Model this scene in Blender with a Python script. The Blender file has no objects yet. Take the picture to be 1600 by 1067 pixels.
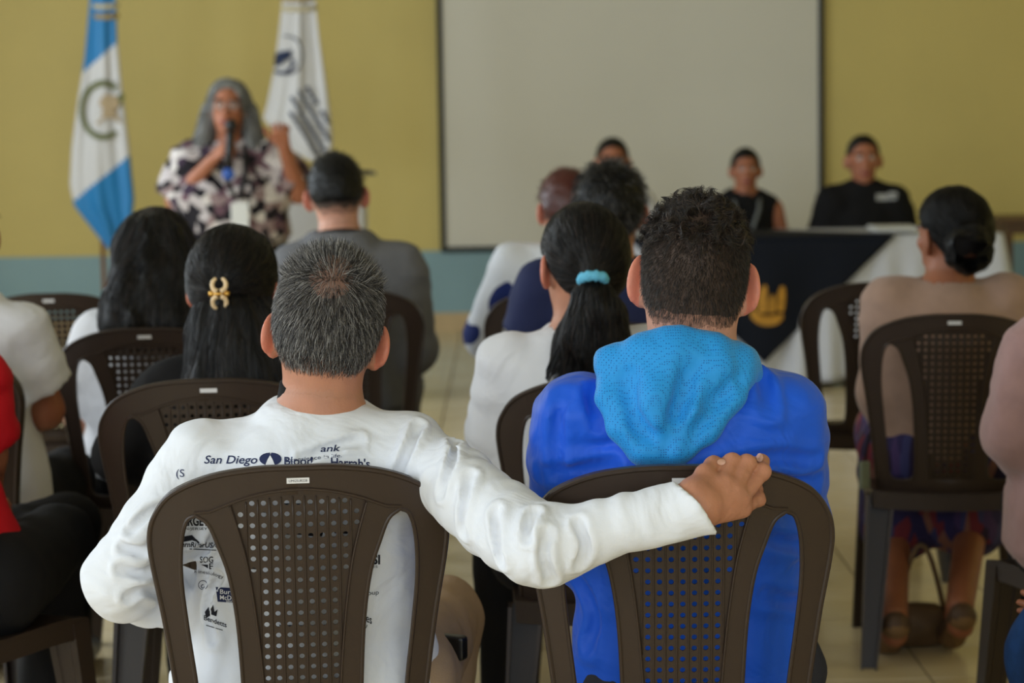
import bpy, math, random
import numpy as np
from mathutils import Vector, Matrix
from mathutils.geometry import delaunay_2d_cdt
from mathutils.bvhtree import BVHTree

random.seed(7)
rng = np.random.default_rng(11)
SC = bpy.context.scene
COL = SC.collection

# ------------------------------------------------------------------ camera
F_PX = 3556.0
CAM_H = 1.40
PITCH = math.atan(363.5 / F_PX)
ROLL = math.radians(0.9)
_fw = np.array([0, math.cos(PITCH), -math.sin(PITCH)])
_u0 = np.array([0, math.sin(PITCH), math.cos(PITCH)])
_r0 = np.array([1.0, 0, 0])
_rt = math.cos(ROLL) * _r0 - math.sin(ROLL) * _u0
_up = math.sin(ROLL) * _r0 + math.cos(ROLL) * _u0
CAM_P = np.array([0, 0, CAM_H])


def at(x, y, Y):
    """world point at depth Y seen at photograph pixel x, y"""
    d = _fw + _rt * (x - 800) / F_PX + _up * (533.5 - y) / F_PX
    return CAM_P + d * (Y / d[1])


cd = bpy.data.cameras.new('camera')
cam = bpy.data.objects.new('camera', cd)
COL.objects.link(cam)
cd.sensor_width = 36
cd.lens = 36 * F_PX / 1600
cd.clip_start = 0.05
m = Matrix.Identity(4)
for i in range(3):
    m[i][0] = _rt[i]
    m[i][1] = _up[i]
    m[i][2] = -_fw[i]
    m[i][3] = CAM_P[i]
cam.matrix_world = m
cd.dof.use_dof = True
cd.dof.focus_distance = 3.36
cd.dof.aperture_fstop = 4.8
SC.camera = cam

# ------------------------------------------------------------------ world, window light, exposure
SC.view_settings.view_transform = 'Standard'
SC.view_settings.look = 'None'
SC.view_settings.gamma = 1
SC.view_settings.use_curve_mapping = False
SC.view_settings.exposure = 0.02

W = bpy.data.worlds.new('world')
SC.world = W
W.use_nodes = True
bg = W.node_tree.nodes['Background']
bg.inputs['Color'].default_value = (0.80, 0.90, 1.0, 1)
bg.inputs['Strength'].default_value = 0.6

ROOM_X0, ROOM_X1, ROOM_Y0, ROOM_Y1, ROOM_Z = -4.6, 3.75, -3.2, 14.45, 3.3


def window_light(name, loc, rot, sx, sy, power, color=(0.80, 0.91, 1.0)):
    l = bpy.data.lights.new(name, 'AREA')
    l.shape = 'RECTANGLE'
    l.size, l.size_y = sx, sy
    l.energy = power
    l.color = color
    o = bpy.data.objects.new(name, l)
    COL.objects.link(o)
    o.location = loc
    o.rotation_euler = rot
    return o


# daylight through the windows of the rear wall and of the left wall
REAR_WIN = [(-2.9, 2.0), (-0.2, 2.0), (2.4, 2.0)]
LEFT_WIN = [(-0.5, 2.2), (3.2, 2.2), (6.9, 2.2), (10.2, 2.4)]
WIN_Z0, WIN_Z1 = 1.1, 2.85
for wx, ww in REAR_WIN:
    window_light('daylight_rear', (wx, ROOM_Y0 + 0.02, (WIN_Z0 + WIN_Z1) / 2), (math.radians(90), 0, 0), ww, WIN_Z1 - WIN_Z0, 58)
for wy, ww in LEFT_WIN:
    window_light('daylight_left', (ROOM_X0 + 0.02, wy, (WIN_Z0 + WIN_Z1) / 2), (math.radians(90), 0, math.radians(-90)), ww, WIN_Z1 - WIN_Z0, 92)


# ------------------------------------------------------------------ scene helpers
def new_obj(name, me, parent=None, origin=(0, 0, 0)):
    o = bpy.data.objects.new(name, me)
    COL.objects.link(o)
    if parent is not None:
        o.parent = parent
    else:
        o.location = origin
    return o


def tag(o, label=None, cat=None, group=None, kind=None):
    if label: o['label'] = label
    if cat: o['category'] = cat
    if group: o['group'] = group
    if kind: o['kind'] = kind
    return o


def empty(name, loc=(0, 0, 0), rz=0.0):
    o = bpy.data.objects.new(name, None)
    COL.objects.link(o)
    o.empty_display_size = 0.1
    o.location = [float(c) for c in loc]
    o.rotation_euler = (0, 0, rz)
    return o


def copy_tree(o, parent=None):
    c = o.copy()
    COL.objects.link(c)
    c.parent = parent
    for ch in list(o.children):
        copy_tree(ch, c)
    return c


def quad_mesh(name, V, Fq, mats=(), midx=None, smooth=True):
    """mesh from numpy vertices and faces of equal size (3 or 4)"""
    V = np.asarray(V, dtype=np.float32)
    Fq = np.asarray(Fq, dtype=np.int32)
    n = Fq.shape[1] if len(Fq) else 3
    me = bpy.data.meshes.new(name)
    me.vertices.add(len(V))
    me.vertices.foreach_set('co', V.ravel())
    me.loops.add(Fq.size)
    me.loops.foreach_set('vertex_index', Fq.ravel())
    me.polygons.add(len(Fq))
    me.polygons.foreach_set('loop_start', np.arange(0, Fq.size, n, dtype=np.int32))
    if midx is not None:
        me.polygons.foreach_set('material_index', np.asarray(midx, dtype=np.int32))
    me.update(calc_edges=True)
    if smooth:
        me.polygons.foreach_set('use_smooth', np.ones(len(Fq), dtype=bool))
    for mm in mats:
        me.materials.append(mm)
    me.validate()
    return me


def py_mesh(name, V, Fl, mats=(), smooth=False, midx=None):
    me = bpy.data.meshes.new(name)
    me.from_pydata([tuple(map(float, v)) for v in V], [], Fl)
    me.update()
    if smooth:
        for p in me.polygons: p.use_smooth = True
    for mm in mats:
        me.materials.append(mm)
    if midx is not None:
        for p, i in zip(me.polygons, midx): p.material_index = i
    return me


class MB:
    """collects boxes, tubes and grids and builds ONE mesh"""

    def __init__(self):
        self.V, self.F = [], []

    def add(self, V, Fl):
        n = len(self.V)
        self.V += [tuple(map(float, v)) for v in V]
        self.F += [tuple(i + n for i in f) for f in Fl]
        return self

    def box(self, c, s, rz=0.0):
        cx, cy, cz = c
        sx, sy, sz = s[0] / 2, s[1] / 2, s[2] / 2
        co, si = math.cos(rz), math.sin(rz)
        V = []
        for dz in (-sz, sz):
            for dx, dy in ((-sx, -sy), (sx, -sy), (sx, sy), (-sx, sy)):
                V.append((cx + dx * co - dy * si, cy + dx * si + dy * co, cz + dz))
        return self.add(V, [(3, 2, 1, 0), (4, 5, 6, 7), (0, 1, 5, 4), (1, 2, 6, 5), (2, 3, 7, 6), (3, 0, 4, 7)])

    def tube(self, pts, r, n=8, closed=False, caps=True):
        pts = [Vector(tuple(map(float, p))) for p in pts]
        N = len(pts)
        rr = r if hasattr(r, '__len__') else [r] * N
        V, Fl = [], []
        nrm = None
        for i, p in enumerate(pts):
            if closed:
                t = (pts[(i + 1) % N] - pts[i - 1]).normalized()
            else:
                t = (pts[min(i + 1, N - 1)] - pts[max(i - 1, 0)]).normalized()
            if nrm is None:
                nrm = t.orthogonal().normalized()
            nrm = (nrm - t * nrm.dot(t)).normalized()
            b = t.cross(nrm)
            for k in range(n):
                a = 2 * math.pi * k / n
                V.append(p + (nrm * math.cos(a) + b * math.sin(a)) * rr[i])
        for i in range(N if closed else N - 1):
            j = (i + 1) % N
            for k in range(n):
                k2 = (k + 1) % n
                Fl.append((i * n + k, i * n + k2, j * n + k2, j * n + k))
        if caps and not closed:
            Fl.append(tuple(range(n - 1, -1, -1)))
            Fl.append(tuple((N - 1) * n + k for k in range(n)))
        return self.add(V, Fl)

    def build(self, name, mat, parent=None, smooth=False, origin=None):
        V = self.V
        if origin is not None:
            V = [(v[0] - origin[0], v[1] - origin[1], v[2] - origin[2]) for v in V]
        me = py_mesh(name, V, self.F, [mat] if mat else [], smooth)
        return new_obj(name, me, parent)


def bevel(o, w=0.004, seg=2):
    md = o.modifiers.new('bevel', 'BEVEL')
    md.width = w
    md.segments = seg
    md.limit_method = 'ANGLE'
    return o


# ------------------------------------------------------------------ materials
MATS = {}


def srgb(r, g, b):
    def f(c):
        c /= 255
        return c / 12.92 if c <= 0.04045 else ((c + 0.055) / 1.055) ** 2.4
    return (f(r), f(g), f(b), 1)


def mat(name, color, rough=0.6, spec=0.5, var=0.0, vscale=8.0, bump=0.0, bscale=60.0, metal=0.0, sheen=0.0, sss=0.0, color2=None, stretch=None, coat=0.0, wrinkle=0.0):
    if name in MATS: return MATS[name]
    M = bpy.data.materials.new(name)
    MATS[name] = M
    M.use_nodes = True
    nt = M.node_tree
    b = nt.nodes['Principled BSDF']
    b.inputs['Base Color'].default_value = color
    b.inputs['Roughness'].default_value = rough
    b.inputs['Specular IOR Level'].default_value = spec
    b.inputs['Metallic'].default_value = metal
    if coat: b.inputs['Coat Weight'].default_value = coat
    if sheen:
        b.inputs['Sheen Weight'].default_value = sheen
        b.inputs['Sheen Roughness'].default_value = 0.5
    if sss:
        b.inputs['Subsurface Weight'].default_value = sss
        b.inputs['Subsurface Radius'].default_value = (0.012, 0.004, 0.002)
        b.inputs['Subsurface Scale'].default_value = 1.0
    tc = nt.nodes.new('ShaderNodeTexCoord')
    src = tc.outputs['Object']
    if stretch:
        mp = nt.nodes.new('ShaderNodeMapping')
        mp.inputs['Scale'].default_value = stretch
        nt.links.new(src, mp.inputs['Vector'])
        src = mp.outputs['Vector']
    if var or color2:
        nz = nt.nodes.new('ShaderNodeTexNoise')
        nz.inputs['Scale'].default_value = vscale
        nz.inputs['Detail'].default_value = 5
        nt.links.new(src, nz.inputs['Vector'])
        rp = nt.nodes.new('ShaderNodeValToRGB')
        c = color
        c2 = color2 or tuple(min(1, x * (1 + var)) for x in c[:3]) + (1,)
        c1 = color if color2 else tuple(x * (1 - var) for x in c[:3]) + (1,)
        rp.color_ramp.elements[0].position = 0.3
        rp.color_ramp.elements[1].position = 0.7
        rp.color_ramp.elements[0].color = c1
        rp.color_ramp.elements[1].color = c2
        nt.links.new(nz.outputs['Fac'], rp.inputs['Fac'])
        nt.links.new(rp.outputs['Color'], b.inputs['Base Color'])
    if bump:
        nb = nt.nodes.new('ShaderNodeTexNoise')
        nb.inputs['Scale'].default_value = bscale
        nb.inputs['Detail'].default_value = 4
        nt.links.new(src, nb.inputs['Vector'])
        bp = nt.nodes.new('ShaderNodeBump')
        bp.inputs['Strength'].default_value = bump
        bp.inputs['Distance'].default_value = 0.01
        nt.links.new(nb.outputs['Fac'], bp.inputs['Height'])
        nt.links.new(bp.outputs['Normal'], b.inputs['Normal'])
        if wrinkle:
            nw = nt.nodes.new('ShaderNodeTexNoise')
            nw.inputs['Scale'].default_value = 7
            nw.inputs['Detail'].default_value = 3
            nw.inputs['Distortion'].default_value = 1.2
            nt.links.new(src, nw.inputs['Vector'])
            bw = nt.nodes.new('ShaderNodeBump')
            bw.inputs['Strength'].default_value = wrinkle
            bw.inputs['Distance'].default_value = 0.03
            nt.links.new(nw.outputs['Fac'], bw.inputs['Height'])
            nt.links.new(bw.outputs['Normal'], bp.inputs['Normal'])
    return M

# ------------------------------------------------------------------ the room
M_YEL = mat('yellow_wall_paint', srgb(218, 198, 122), 0.55, 0.3, var=0.06, vscale=0.9, bump=0.05, bscale=30)
M_DADO = mat('blue_dado_paint', srgb(142, 174, 182), 0.4, 0.4, var=0.08, vscale=1.5)
M_BASE = mat('baseboard_tile', srgb(205, 178, 135), 0.35, 0.5, var=0.1, vscale=4)
M_CEIL = mat('ceiling_paint', srgb(186, 182, 168), 0.8, 0.2, var=0.03)
M_GROUT = mat('floor_grout', srgb(140, 122, 94), 0.8, 0.2, var=0.1, vscale=5)
M_TILE = mat('floor_tile_glaze', srgb(222, 200, 158), 0.22, 0.5, var=0.10, vscale=3.0, color2=srgb(232, 214, 178), bump=0.02, bscale=4)
M_WINF = mat('window_frame_paint', srgb(230, 230, 225), 0.4)


def struct(name, mb, m):
    return tag(mb.build(name, m), kind='structure')


T = 0.15
struct('ceiling', MB().box(((ROOM_X0 + ROOM_X1) / 2, (ROOM_Y0 + ROOM_Y1) / 2, ROOM_Z + T / 2), (ROOM_X1 - ROOM_X0 + 0.6, ROOM_Y1 - ROOM_Y0 + 0.6, T)), M_CEIL)
DADO_Z, BASE_Z = 0.51, 0.115
xc, xw = (ROOM_X0 + ROOM_X1) / 2, ROOM_X1 - ROOM_X0 + 2 * T


def wall_with_openings(name, axis, pos, a0, a1, opens, m):
    """vertical wall with rectangular window openings, from piers, aprons and lintels"""
    mb = MB()
    def seg(u0, u1, z0, z1):
        if u1 - u0 < 1e-4: return
        if axis == 'x':
            mb.box((pos, (u0 + u1) / 2, (z0 + z1) / 2), (T, u1 - u0, z1 - z0))
        else:
            mb.box(((u0 + u1) / 2, pos, (z0 + z1) / 2), (u1 - u0, T, z1 - z0))
    u = a0
    for c, w in opens:
        seg(u, c - w / 2, 0, ROOM_Z)
        seg(c - w / 2, c + w / 2, 0, WIN_Z0)
        seg(c - w / 2, c + w / 2, WIN_Z1, ROOM_Z)
        u = c + w / 2
    seg(u, a1, 0, ROOM_Z)
    return struct(name, mb, m)


wall_with_openings('wall_front', 'y', ROOM_Y1 + T / 2, ROOM_X0 - T, ROOM_X1 + T, [], M_YEL)
wall_with_openings('wall_back', 'y', ROOM_Y0 - T / 2, ROOM_X0 - T, ROOM_X1 + T, REAR_WIN, M_YEL)
wall_with_openings('wall_left', 'x', ROOM_X0 - T / 2, ROOM_Y0, ROOM_Y1, LEFT_WIN, M_YEL)
wall_with_openings('wall_right', 'x', ROOM_X1 + T / 2, ROOM_Y0, ROOM_Y1, [], M_YEL)
struct('trim_1', MB().box((xc, ROOM_Y1 - 0.004, (DADO_Z + BASE_Z) / 2), (xw - 2 * T, 0.008, DADO_Z - BASE_Z)), M_DADO)
struct('trim_2', MB().box((ROOM_X1 - 0.004, (ROOM_Y0 + ROOM_Y1) / 2, (DADO_Z + BASE_Z) / 2), (0.008, ROOM_Y1 - ROOM_Y0 - 0.02, DADO_Z - BASE_Z)), M_DADO)
struct('trim_3', MB().box((ROOM_X0 + 0.004, (ROOM_Y0 + ROOM_Y1) / 2, (DADO_Z + BASE_Z) / 2), (0.008, ROOM_Y1 - ROOM_Y0 - 0.02, DADO_Z - BASE_Z)), M_DADO)
struct('baseboard_front', MB().box((xc, ROOM_Y1 - 0.008, BASE_Z / 2), (xw - 2 * T, 0.016, BASE_Z)), M_BASE)
struct('baseboard_right', MB().box((ROOM_X1 - 0.008, (ROOM_Y0 + ROOM_Y1) / 2, BASE_Z / 2), (0.016, ROOM_Y1 - ROOM_Y0 - 0.04, BASE_Z)), M_BASE)
struct('baseboard_left', MB().box((ROOM_X0 + 0.008, (ROOM_Y0 + ROOM_Y1) / 2, BASE_Z / 2), (0.016, ROOM_Y1 - ROOM_Y0 - 0.04, BASE_Z)), M_BASE)
nwin = 0
for axis, lst in (('y', REAR_WIN), ('x', LEFT_WIN)):
    for c, w in lst:
        nwin += 1
        mb = MB()
        for u in (-w / 2 + 0.02, 0, w / 2 - 0.02):
            if axis == 'y':
                mb.box((c + u, ROOM_Y0 - 0.09, (WIN_Z0 + WIN_Z1) / 2), (0.04, 0.04, WIN_Z1 - WIN_Z0))
            else:
                mb.box((ROOM_X0 - 0.09, c + u, (WIN_Z0 + WIN_Z1) / 2), (0.04, 0.04, WIN_Z1 - WIN_Z0))
        for z in (WIN_Z0 + 0.02, 1.9, WIN_Z1 - 0.02):
            if axis == 'y':
                mb.box((c, ROOM_Y0 - 0.09, z), (w, 0.036, 0.04))
            else:
                mb.box((ROOM_X0 - 0.09, c, z), (0.036, w, 0.04))
        struct('window_%d' % nwin, mb, M_WINF)

# floor slab with every tile the camera can see as a piece of its own
TILE = 0.333
floor = struct('floor', MB().box((xc, (ROOM_Y0 + ROOM_Y1) / 2, -0.06), (ROOM_X1 - ROOM_X0 + 0.3, ROOM_Y1 - ROOM_Y0 + 0.3, 0.114)), M_GROUT)
g = 0.0025
hs = TILE / 2 - g
tb = MB()
tb.add([(-hs, -hs, -0.004), (hs, -hs, -0.004), (hs, hs, -0.004), (-hs, hs, -0.004),
        (-hs + .0012, -hs + .0012, 0), (hs - .0012, -hs + .0012, 0), (hs - .0012, hs - .0012, 0), (-hs + .0012, hs - .0012, 0)],
       [(4, 5, 6, 7), (0, 1, 5, 4), (1, 2, 6, 5), (2, 3, 7, 6), (3, 0, 4, 7)])
tile_me = py_mesh('floor_tile', tb.V, tb.F, [M_TILE])
tiles = []
TX0, TY0 = 1.01, 5.78
for i in range(-17, 9):
    for j in range(-27, 27):
        x = TX0 + (i + 0.5) * TILE
        y = TY0 + (j + 0.5) * TILE
        if not (ROOM_X0 < x < ROOM_X1 and ROOM_Y0 < y < ROOM_Y1): continue
        v = np.array([x, y, 0]) - CAM_P
        z = v @ _fw
        px = 800 + F_PX * (v @ _rt) / max(z, 0.01)
        py = 533.5 - F_PX * (v @ _up) / max(z, 0.01)
        seen = z > 0.5 and -90 < px < 1690 and 490 < py < 1180
        tiles.append((not seen, y, x))
tiles.sort()
rest = MB()
for k, (off, y, x) in enumerate(tiles):
    if k < 300 and not off:
        o = new_obj('floor_tile', tile_me, floor)
        o.location = (x, y, 0)
        o.rotation_euler = (0, 0, (k * 7 % 4) * math.pi / 2)
    else:
        rest.add([(vx + x, vy + y, vz) for vx, vy, vz in tb.V], tb.F)
r_ = rest.build('floor_tile_field', M_TILE, floor)
tag(r_, kind='stuff')

# ------------------------------------------------------------------ the brown plastic chair
M_CHAIR = mat('brown_chair_plastic', srgb(54, 42, 35), 0.40, 0.36, var=0.06, vscale=6, bump=0.04, bscale=120)
M_STICK = mat('white_paper_sticker', srgb(225, 225, 230), 0.6)
M_INK = mat('grey_ink', srgb(70, 70, 80), 0.7)


def resample(pts, step):
    pts = [np.array(p, float) for p in pts]
    out = []
    for a, b in zip(pts[:-1], pts[1:]):
        n = max(1, int(round(np.linalg.norm(b - a) / step)))
        for k in range(n): out.append(a + (b - a) * k / n)
    out.append(pts[-1])
    return out


def catmull(pts, n=6):
    P = [np.array(p, float) for p in pts]
    P = [2 * P[0] - P[1]] + P + [2 * P[-1] - P[-2]]
    out = []
    for i in range(1, len(P) - 2):
        for k in range(n):
            t = k / n
            out.append(0.5 * ((2 * P[i]) + (-P[i - 1] + P[i + 1]) * t + (2 * P[i - 1] - 5 * P[i] + 4 * P[i + 1] - P[i + 2]) * t * t + (-P[i - 1] + 3 * P[i] - 3 * P[i + 1] + P[i + 2]) * t ** 3))
    out.append(P[-2])
    return out


def in_poly(p, poly):
    x, y = p
    c = False
    n = len(poly)
    j = n - 1
    for i in range(n):
        xi, yi = poly[i][0], poly[i][1]
        xj, yj = poly[j][0], poly[j][1]
        if (yi > y) != (yj > y) and x < (xj - xi) * (y - yi) / (yj - yi) + xi:
            c = not c
        j = i
    return c


def in_polys_np(P, poly):
    poly = np.asarray(poly)
    x, y = P[:, 0:1], P[:, 1:2]
    a, b = poly, np.roll(poly, 1, axis=0)
    with np.errstate(divide='ignore', invalid='ignore'):
        cond = ((a[:, 1] > y) != (b[:, 1] > y)) & (x < (b[:, 0] - a[:, 0]) * (y - a[:, 1]) / (b[:, 1] - a[:, 1]) + a[:, 0])
    return cond.sum(1) % 2 == 1


def plate(outer, holes, grid, mp, thick, back=0.0, extra=()):
    """plate with holes in (s, z), mapped to 3D by mp(s, z, depth)"""
    V2, E = [], []
    def loop(L):
        n0 = len(V2)
        V2.extend(Vector((float(p[0]), float(p[1]))) for p in L)
        E.extend((n0 + i, n0 + (i + 1) % len(L)) for i in range(len(L)))
    loop(outer)
    for h in holes: loop(h)
    xs = [p[0] for p in outer]
    zs = [p[1] for p in outer]
    if grid:
        gp = np.array([(x, z) for x in np.arange(min(xs), max(xs), grid) for z in np.arange(min(zs), max(zs), grid)])
        ok = in_polys_np(gp, [tuple(p) for p in outer])
        for h in holes: ok &= ~in_polys_np(gp, [tuple(p) for p in h])
        V2.extend(Vector((float(p[0]), float(p[1]))) for p in gp[ok])
    v, e, f, *_ = delaunay_2d_cdt(V2, E, [], 0, 1e-6)
    v = np.array([tuple(q) for q in v])
    f = np.array([tuple(q) for q in f if len(q) == 3])
    c = v[f].mean(1)
    ok = in_polys_np(c, [tuple(p) for p in outer])
    for h in holes:
        hh = np.array([tuple(p) for p in h])
        lo, hi = hh.min(0), hh.max(0)
        near = ok & (c[:, 0] > lo[0]) & (c[:, 0] < hi[0]) & (c[:, 1] > lo[1]) & (c[:, 1] < hi[1])
        ix = np.nonzero(near)[0]
        if len(ix):
            ok[ix] &= ~in_polys_np(c[ix], hh)
    f = f[ok]
    # orient
    a, b, d = v[f[:, 0]], v[f[:, 1]], v[f[:, 2]]
    cr = (b[:, 0] - a[:, 0]) * (d[:, 1] - a[:, 1]) - (b[:, 1] - a[:, 1]) * (d[:, 0] - a[:, 0])
    f[cr < 0] = f[cr < 0][:, ::-1]
    n = len(v)
    V = [mp(s, z, back) for s, z in v] + [mp(s, z, back + thick) for s, z in v]
    Fl = [tuple(t) for t in f] + [tuple(n + i for i in t[::-1]) for t in f]
    ed = {}
    for t in f:
        for i in range(3):
            ed[(t[i], t[(i + 1) % 3])] = 1
    for (i, j) in ed:
        if (j, i) not in ed:
            Fl.append((j, i, n + i, n + j))
    return V, Fl


ZT = 0.885


def chair_map(s, z, depth):
    """(across, height, depth toward the sitter) -> chair coordinates, seat facing +Y"""
    k = (s / 0.22)
    y = -0.275 + 0.20 * (ZT - z) + 0.045 * k * k + depth
    if z < 0.56:
        y += 0.5 * (0.56 - z) ** 2
    return (s, y, z)


half = [(0, .885), (.06, .8835), (.127, .872), (.184, .846), (.211, .812), (.220, .778), (.217, .735), (.203, .65), (.189, .54), (.182, .47), (.180, .425)]
hc = catmull(half, 5)
OUTER = [tuple(p) for p in hc] + [(-p[0], p[1]) for p in hc[::-1][:-1]]
opn = [(.150, .814), (.132, .800), (.118, .765), (.104, .72), (.094, .65), (.089, .56), (.088, .49), (.096, .468), (.122, .463), (.146, .47), (.154, .50), (.160, .56), (.168, .63), (.175, .71), (.173, .77), (.164, .805)]
oc = catmull(opn + [opn[0]], 4)[:-1]
OPEN_R = [tuple(p) for p in oc]
OPEN_L = [(-p[0], p[1]) for p in oc[::-1]]
pside = catmull([(.100, .828), (.088, .785), (.077, .735), (.066, .65), (.058, .55), (.054, .468)], 4)
parc = [(.100 * math.sin(a), .828 + .017 * (math.cos(a * 1.0) ** 1.0)) for a in np.linspace(0, math.pi / 2, 7)]
PANEL = [(p[0], p[1]) for p in pside[::-1]] + [(p[0], p[1]) for p in parc[::-1][1:]] + [(-p[0], p[1]) for p in parc[1:-1]] + [(-p[0], p[1]) for p in pside]


def shrink(poly, d):
    c = np.mean(np.array(poly), axis=0)
    out = []
    for p in poly:
        v = np.array(p) - c
        out.append(tuple(c + v * (1 - d / max(1e-6, np.linalg.norm(v)))))
    return out


def make_chair():
    root = empty('plastic_chair')
    # back frame: wide rim, stiles and the two smooth bands beside the perforated panel
    mb = MB()
    V, Fl = plate(OUTER, [OPEN_R, OPEN_L, PANEL], 0.02, chair_map, 0.006)
    mb.add(V, Fl)
    # flange that turns forward all along the outer edge, and the rounded lip
    n = len(hc)
    lipR = [tuple(p) for p in hc]
    full = [(-p[0], p[1]) for p in hc[::-1]] + [tuple(p) for p in hc[1:]]
    a = [chair_map(s, z, 0.0) for s, z in full]
    b = [chair_map(s * 1.012, z + (0.002 if z > .8 else 0), 0.028) for s, z in full]
    c = [chair_map(s * 0.985, z - (0.003 if z > .8 else 0), 0.028) for s, z in full]
    d = [chair_map(s * 0.985, z - (0.003 if z > .8 else 0), 0.004) for s, z in full]
    L = len(full)
    mb.add(a + b + c + d, [(i, i + 1, L + i + 1, L + i) for i in range(L - 1)] + [(L + i, L + i + 1, 2 * L + i + 1, 2 * L + i) for i in range(L - 1)] + [(2 * L + i, 2 * L + i + 1, 3 * L + i + 1, 3 * L + i) for i in range(L - 1)])
    mb.tube([chair_map(s, z, 0.001) for s, z in full], 0.0042, 8)
    for op in (OPEN_R, OPEN_L):
        mb.tube([chair_map(s, z, 0.001) for s, z in op], 0.0034, 8, closed=True)
        A = [chair_map(s, z, 0.002) for s, z in op]
        B = [chair_map(s, z, 0.018) for s, z in op]
        q = len(op)
        mb.add(A + B, [(i, (i + 1) % q, q + (i + 1) % q, q + i) for i in range(q)])
    # raised arc above the panel that runs into the shoulders of the openings
    arc = [(-.152, .818), (-.13, .820)] + [(x, .853 - .034 * (x / .13) ** 2) for x in np.linspace(-.115, .115, 13)] + [(.13, .820), (.152, .818)]
    mb.tube([chair_map(s, z, -0.0005) for s, z in arc], 0.0026, 6)
    for sg in (-1, 1):
        mb.tube([chair_map(sg * p[0], p[1], -0.0005) for p in pside], 0.0018, 6)
    bf = mb.build('back_frame', M_CHAIR, root, smooth=True)
    bf.data.set_sharp_from_angle(angle=math.radians(38))
    # perforated panel with ribs
    holes = []
    pit, pitz, rad = 0.0170, 0.0172, 0.0041
    pin = shrink(PANEL, 0.006)
    for j in range(24):
        z = 0.832 - j * pitz
        for i in range(-5, 6):
            s = i * pit
            hw = np.interp(z, [p[1] for p in pside[::-1]], [p[0] for p in pside[::-1]])
            ring = [(s + rad * math.cos(t), z + rad * math.sin(t)) for t in np.linspace(0, 2 * math.pi, 11)[:-1]]
            if abs(s) + rad + 0.0015 > hw or z - rad < 0.472: continue
            if z + rad > 0.845 - 0.017 * (1 - math.cos(min(1.5, abs(s) / 0.1 * 1.3))): continue
            holes.append(ring)
    mb = MB()
    V, Fl = plate(PANEL, holes, 0, lambda s, z, d: chair_map(s, z, d), 0.004, back=0.003)
    mb.add(V, Fl)
    panel = mb.build('perforated_panel', M_CHAIR, root)
    rb = None
    for i in range(-5, 5):
        s = (i + 0.5) * pit
        zt = 0.842 - 0.014 * (abs(s) / 0.1) ** 2
        zb = 0.474
        for z in np.linspace(0.83, 0.474, 60):
            hw = np.interp(z, [p[1] for p in pside[::-1]], [p[0] for p in pside[::-1]])
            if abs(s) > hw - 0.002:
                zb = z + 0.004
                break
        pts = [chair_map(s, z, 0.0022) for z in np.linspace(zt, zb, 10)]
        MB().tube(pts, 0.0014, 5).build('rib', M_CHAIR, panel, smooth=True)
    # seat: dished plate with a skirt
    N = 15
    top, und = [], []
    for j in range(N):
        for i in range(N):
            u, v = -1 + 2 * i / (N - 1), -1 + 2 * j / (N - 1)
            x = u * (0.205 + 0.012 * v) * (1 - 0.05 * max(0, v) * u * u)
            y = -0.19 + (v + 1) / 2 * 0.42
            y -= 0.02 * u * u * max(0, v)
            z = 0.437 - 0.014 * (1 - u * u) * (1 - (v * 0.8) ** 2) - 0.012 * max(0, v) ** 4 + 0.004 * abs(u) ** 3
            top.append((x, y, z))
            und.append((x, y, z - 0.006))
    mb = MB()
    q = N * N
    Fl = []
    for j in range(N - 1):
        for i in range(N - 1):
            k = j * N + i
            Fl.append((k, k + 1, k + N + 1, k + N))
            Fl.append((q + k + N, q + k + N + 1, q + k + 1, q + k))
    mb.add(top + und, Fl)
    rim = [j for j in range(N)] + [j * N + N - 1 for j in range(1, N)] + [q - 2 - j for j in range(N - 1)] + [(N - 2 - j) * N for j in range(N - 2)]
    A = [top[i] for i in rim]
    B = [(x * 0.985, 0.02 + (y - 0.02) * 0.985, z - 0.045) for x, y, z in A]
    C_ = [(x * 0.965, 0.02 + (y - 0.02) * 0.965, z - 0.045) for x, y, z in A]
    D = [(x * 0.965, 0.02 + (y - 0.02) * 0.965, z - 0.004) for x, y, z in A]
    r = len(rim)
    mb.add(A + B + C_ + D, [(i + k * r, (i + 1) % r + k * r, (i + 1) % r + (k + 1) * r, i + (k + 1) * r) for k in range(3) for i in range(r)])
    st = mb.build('seat', M_CHAIR, root, smooth=True)
    st.data.set_sharp_from_angle(angle=math.radians(40))
    # four tapered channel legs
    for sx in (-1, 1):
        for sy in (-1, 1):
            t0 = np.array([sx * 0.172, -0.155 if sy < 0 else 0.185, 0.425])
            t1 = np.array([sx * 0.205, -0.245 if sy < 0 else 0.225, 0.0])
            V, Fl = [], []
            prof = [(-.5, -.5), (-.28, -.5), (-.22, -.42), (.22, -.42), (.28, -.5), (.5, -.5), (.5, .5), (.38, .5), (.38, -.25), (-.38, -.25), (-.38, .5), (-.5, .5)]
            K = 7
            for k in range(K):
                t = k / (K - 1)
                c = t0 + (t1 - t0) * t
                w = 0.070 * (1 - t) + 0.040 * t
                dd = 0.050 * (1 - t) + 0.032 * t
                for (a_, b_) in prof:
                    V.append((c[0] + a_ * w, c[1] - b_ * dd * (-sy if sy > 0 else -sy) * (1 if sy < 0 else 1), c[2]))
            m_ = len(prof)
            for k in range(K - 1):
                for i in range(m_):
                    j = (i + 1) % m_
                    Fl.append((k * m_ + i, k * m_ + j, (k + 1) * m_ + j, (k + 1) * m_ + i))
            Fl.append(tuple(range(m_)))
            Fl.append(tuple((K - 1) * m_ + i for i in range(m_ - 1, -1, -1)))
            MB().add(V, Fl).build('leg', M_CHAIR, root)
    # small white inventory sticker
    sw, sh_ = 0.0165, 0.0042
    cz = 0.866
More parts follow.
